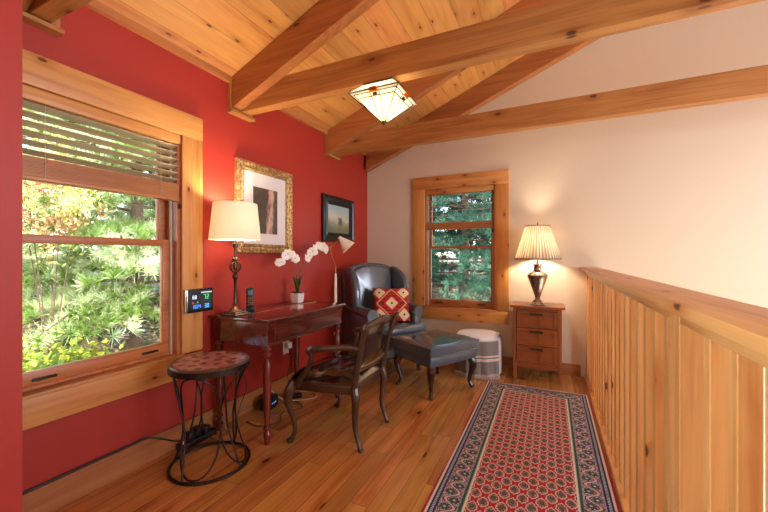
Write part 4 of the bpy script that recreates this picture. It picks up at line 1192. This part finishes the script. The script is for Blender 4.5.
def leafy(loc, h, rad, label, mat, n=9000, size=.05, kind='shrub', thin=1.0, bare=.35):
    loc = (loc[0], loc[1], gz(loc[0], loc[1])-.03)
    r = thing('leafy_'+kind, label, kind, loc, group='trees outside the windows' if kind == 'tree' else None)
    b = B()
    for k in range(5):
        a = k*1.3; tube(b, [(0, 0, 0), (.1*math.cos(a)*rad, .1*math.sin(a)*rad, h*.35), (.55*rad*math.cos(a), .55*rad*math.sin(a), h*.85)], [.05*thin, .035*thin, .012*thin], 7, 4)
    obj('trunk', b, M['bark'], r)
    cl_ = rng.normal(0, 1, (70, 3)); cl_ /= np.linalg.norm(cl_, axis=1, keepdims=True); cl_ *= rng.uniform(.3, 1, (70, 1))
    P = cl_[rng.integers(0, 70, n)]+rng.normal(0, .13, (n, 3))
    P = P*np.array([rad, rad, h*(1-bare)/2])+np.array([0, 0, h*(1+bare)/2])
    d = rng.normal(0, 1, (n, 3)); d[:, 2] -= .3; d /= np.linalg.norm(d, axis=1, keepdims=True)
    s = np.cross(d, rng.normal(0, 1, (n, 3))); s /= np.linalg.norm(s, axis=1, keepdims=True)
    sz = size*rng.uniform(.6, 1.3, (n, 1))
    V = np.stack([P-d*sz, P+s*sz*.5, P+d*sz, P-s*sz*.5], 1).reshape(-1, 3)
    npmesh('foliage', V, np.arange(len(V)).reshape(-1, 4), mat, r); return r
GZ = -1.6
pine((-6.1, 3.5, GZ), 5.0, 2.7, 'light green feathery pine close outside the big window', M['needles'], 62, tuft=.13, wd=.0045, per=40, zlo=.14)
pine((-7.6, 5.2, GZ+.3), 7.5, 2.4, 'tall pine standing behind the feathery one outside the big window', M['needles'], 100, wd=.005, tuft=.17)
leafy((-4.3, 1.72, GZ), 1.6, .55, 'yellow green shrub low outside the big window', M['yleaf'], 4200, .035)
leafy((-9.5, 4.2, GZ+.5), 7.5, 2.0, 'tree with autumn coloured leaves seen top left in the big window', M['rleaf'], 14000, .07, 'tree')
leafy((-11.5, 7.5, GZ+.5), 8.0, 2.4, 'yellow green leafy tree far behind the pines outside the big window', M['yleaf'], 14000, .08, 'tree')
pine((-1.9, 8.6, GZ), 6.6, 2.1, 'dark green pine straight outside the small window', M['needles_dark'], 90, wd=.005, tuft=.16)
pine((-3.3, 10.5, GZ), 8.5, 2.4, 'darker pine further back outside the small window', M['needles_dark'], 90, wd=.007, tuft=.2)
leafy((-.9, 10.5, GZ), 6.5, 1.5, 'leafy light green tree right of the dark pine outside the small window', M['yleaf'], 9000, .07, 'tree')
pine((-7.4, .2, GZ), 6.0, 2.2, 'pine left of the feathery one, behind the near red wall end', M['needles'], 60, tuft=.15, wd=.004)
leafy((-9.5, -3.2, GZ), 7.5, 2.3, 'leafy tree furthest left outside the big window', M['yleaf'], 9000, .09, 'tree')
pine((1.6, 9.6, GZ), 8.0, 2.0, 'pine furthest right behind the small window wall', M['needles_dark'], 60, wd=.007, tuft=.2)
pine((-7.2, 9.4, GZ), 8.5, 2.3, 'dark pine between the two window views', M['needles_dark'], 60, wd=.007, tuft=.2)
leafy((-5.0, 1.99, GZ), 3.3, .5, 'slender young tree with yellow and tan leaves at the upper left of the big window', M['rleaf'], 3200, .026, 'tree', bare=.62, thin=.22)
M['gleaf'] = leafmat('mid_green_leaves', L(84, 128, 84), L(160, 186, 120))
leafy((-2.2, 13.2, GZ), 8.5, 2.2, 'mid green leafy tree filling the gap behind the dark pines of the small window', M['gleaf'], 16000, .09, 'tree')
# hillside
t = NT('forest_floor'); p = t.n('NewGeometry').outputs['Position']
n1 = t.noise(p, 3, 5, .65); n2 = t.noise(p, 14, 4)
c = t.mix(t.step(n1, .42, .6), L(70, 78, 46), L(150, 122, 96)); c = t.mix(t.step(n2, .5, .62), c, L(176, 150, 124))
t.bump(n2, .8, .05); M['ground'] = t.set(c, .95)
n = 60; xs = np.linspace(-26, 12, n); ysg = np.linspace(-10, 26, n); Xg, Yg = np.meshgrid(xs, ysg, indexing='ij')
Zg = gz(Xg, Yg)
inside = (Xg > -2.6) & (Yg < 4.4); Zg = np.where(inside, -3.2, Zg)
V = np.stack([Xg, Yg, Zg], -1).reshape(-1, 3); I = np.arange(n*n).reshape(n, n)
F = np.stack([I[:-1, :-1], I[1:, :-1], I[1:, 1:], I[:-1, 1:]], -1).reshape(-1, 4)
g = npmesh('ground', V, F, M['ground']); g['kind'] = 'structure'; g['label'] = 'leaf strewn hillside outside the windows'; g['category'] = 'ground'
g.data.polygons.foreach_set('use_smooth', [True]*len(g.data.polygons))
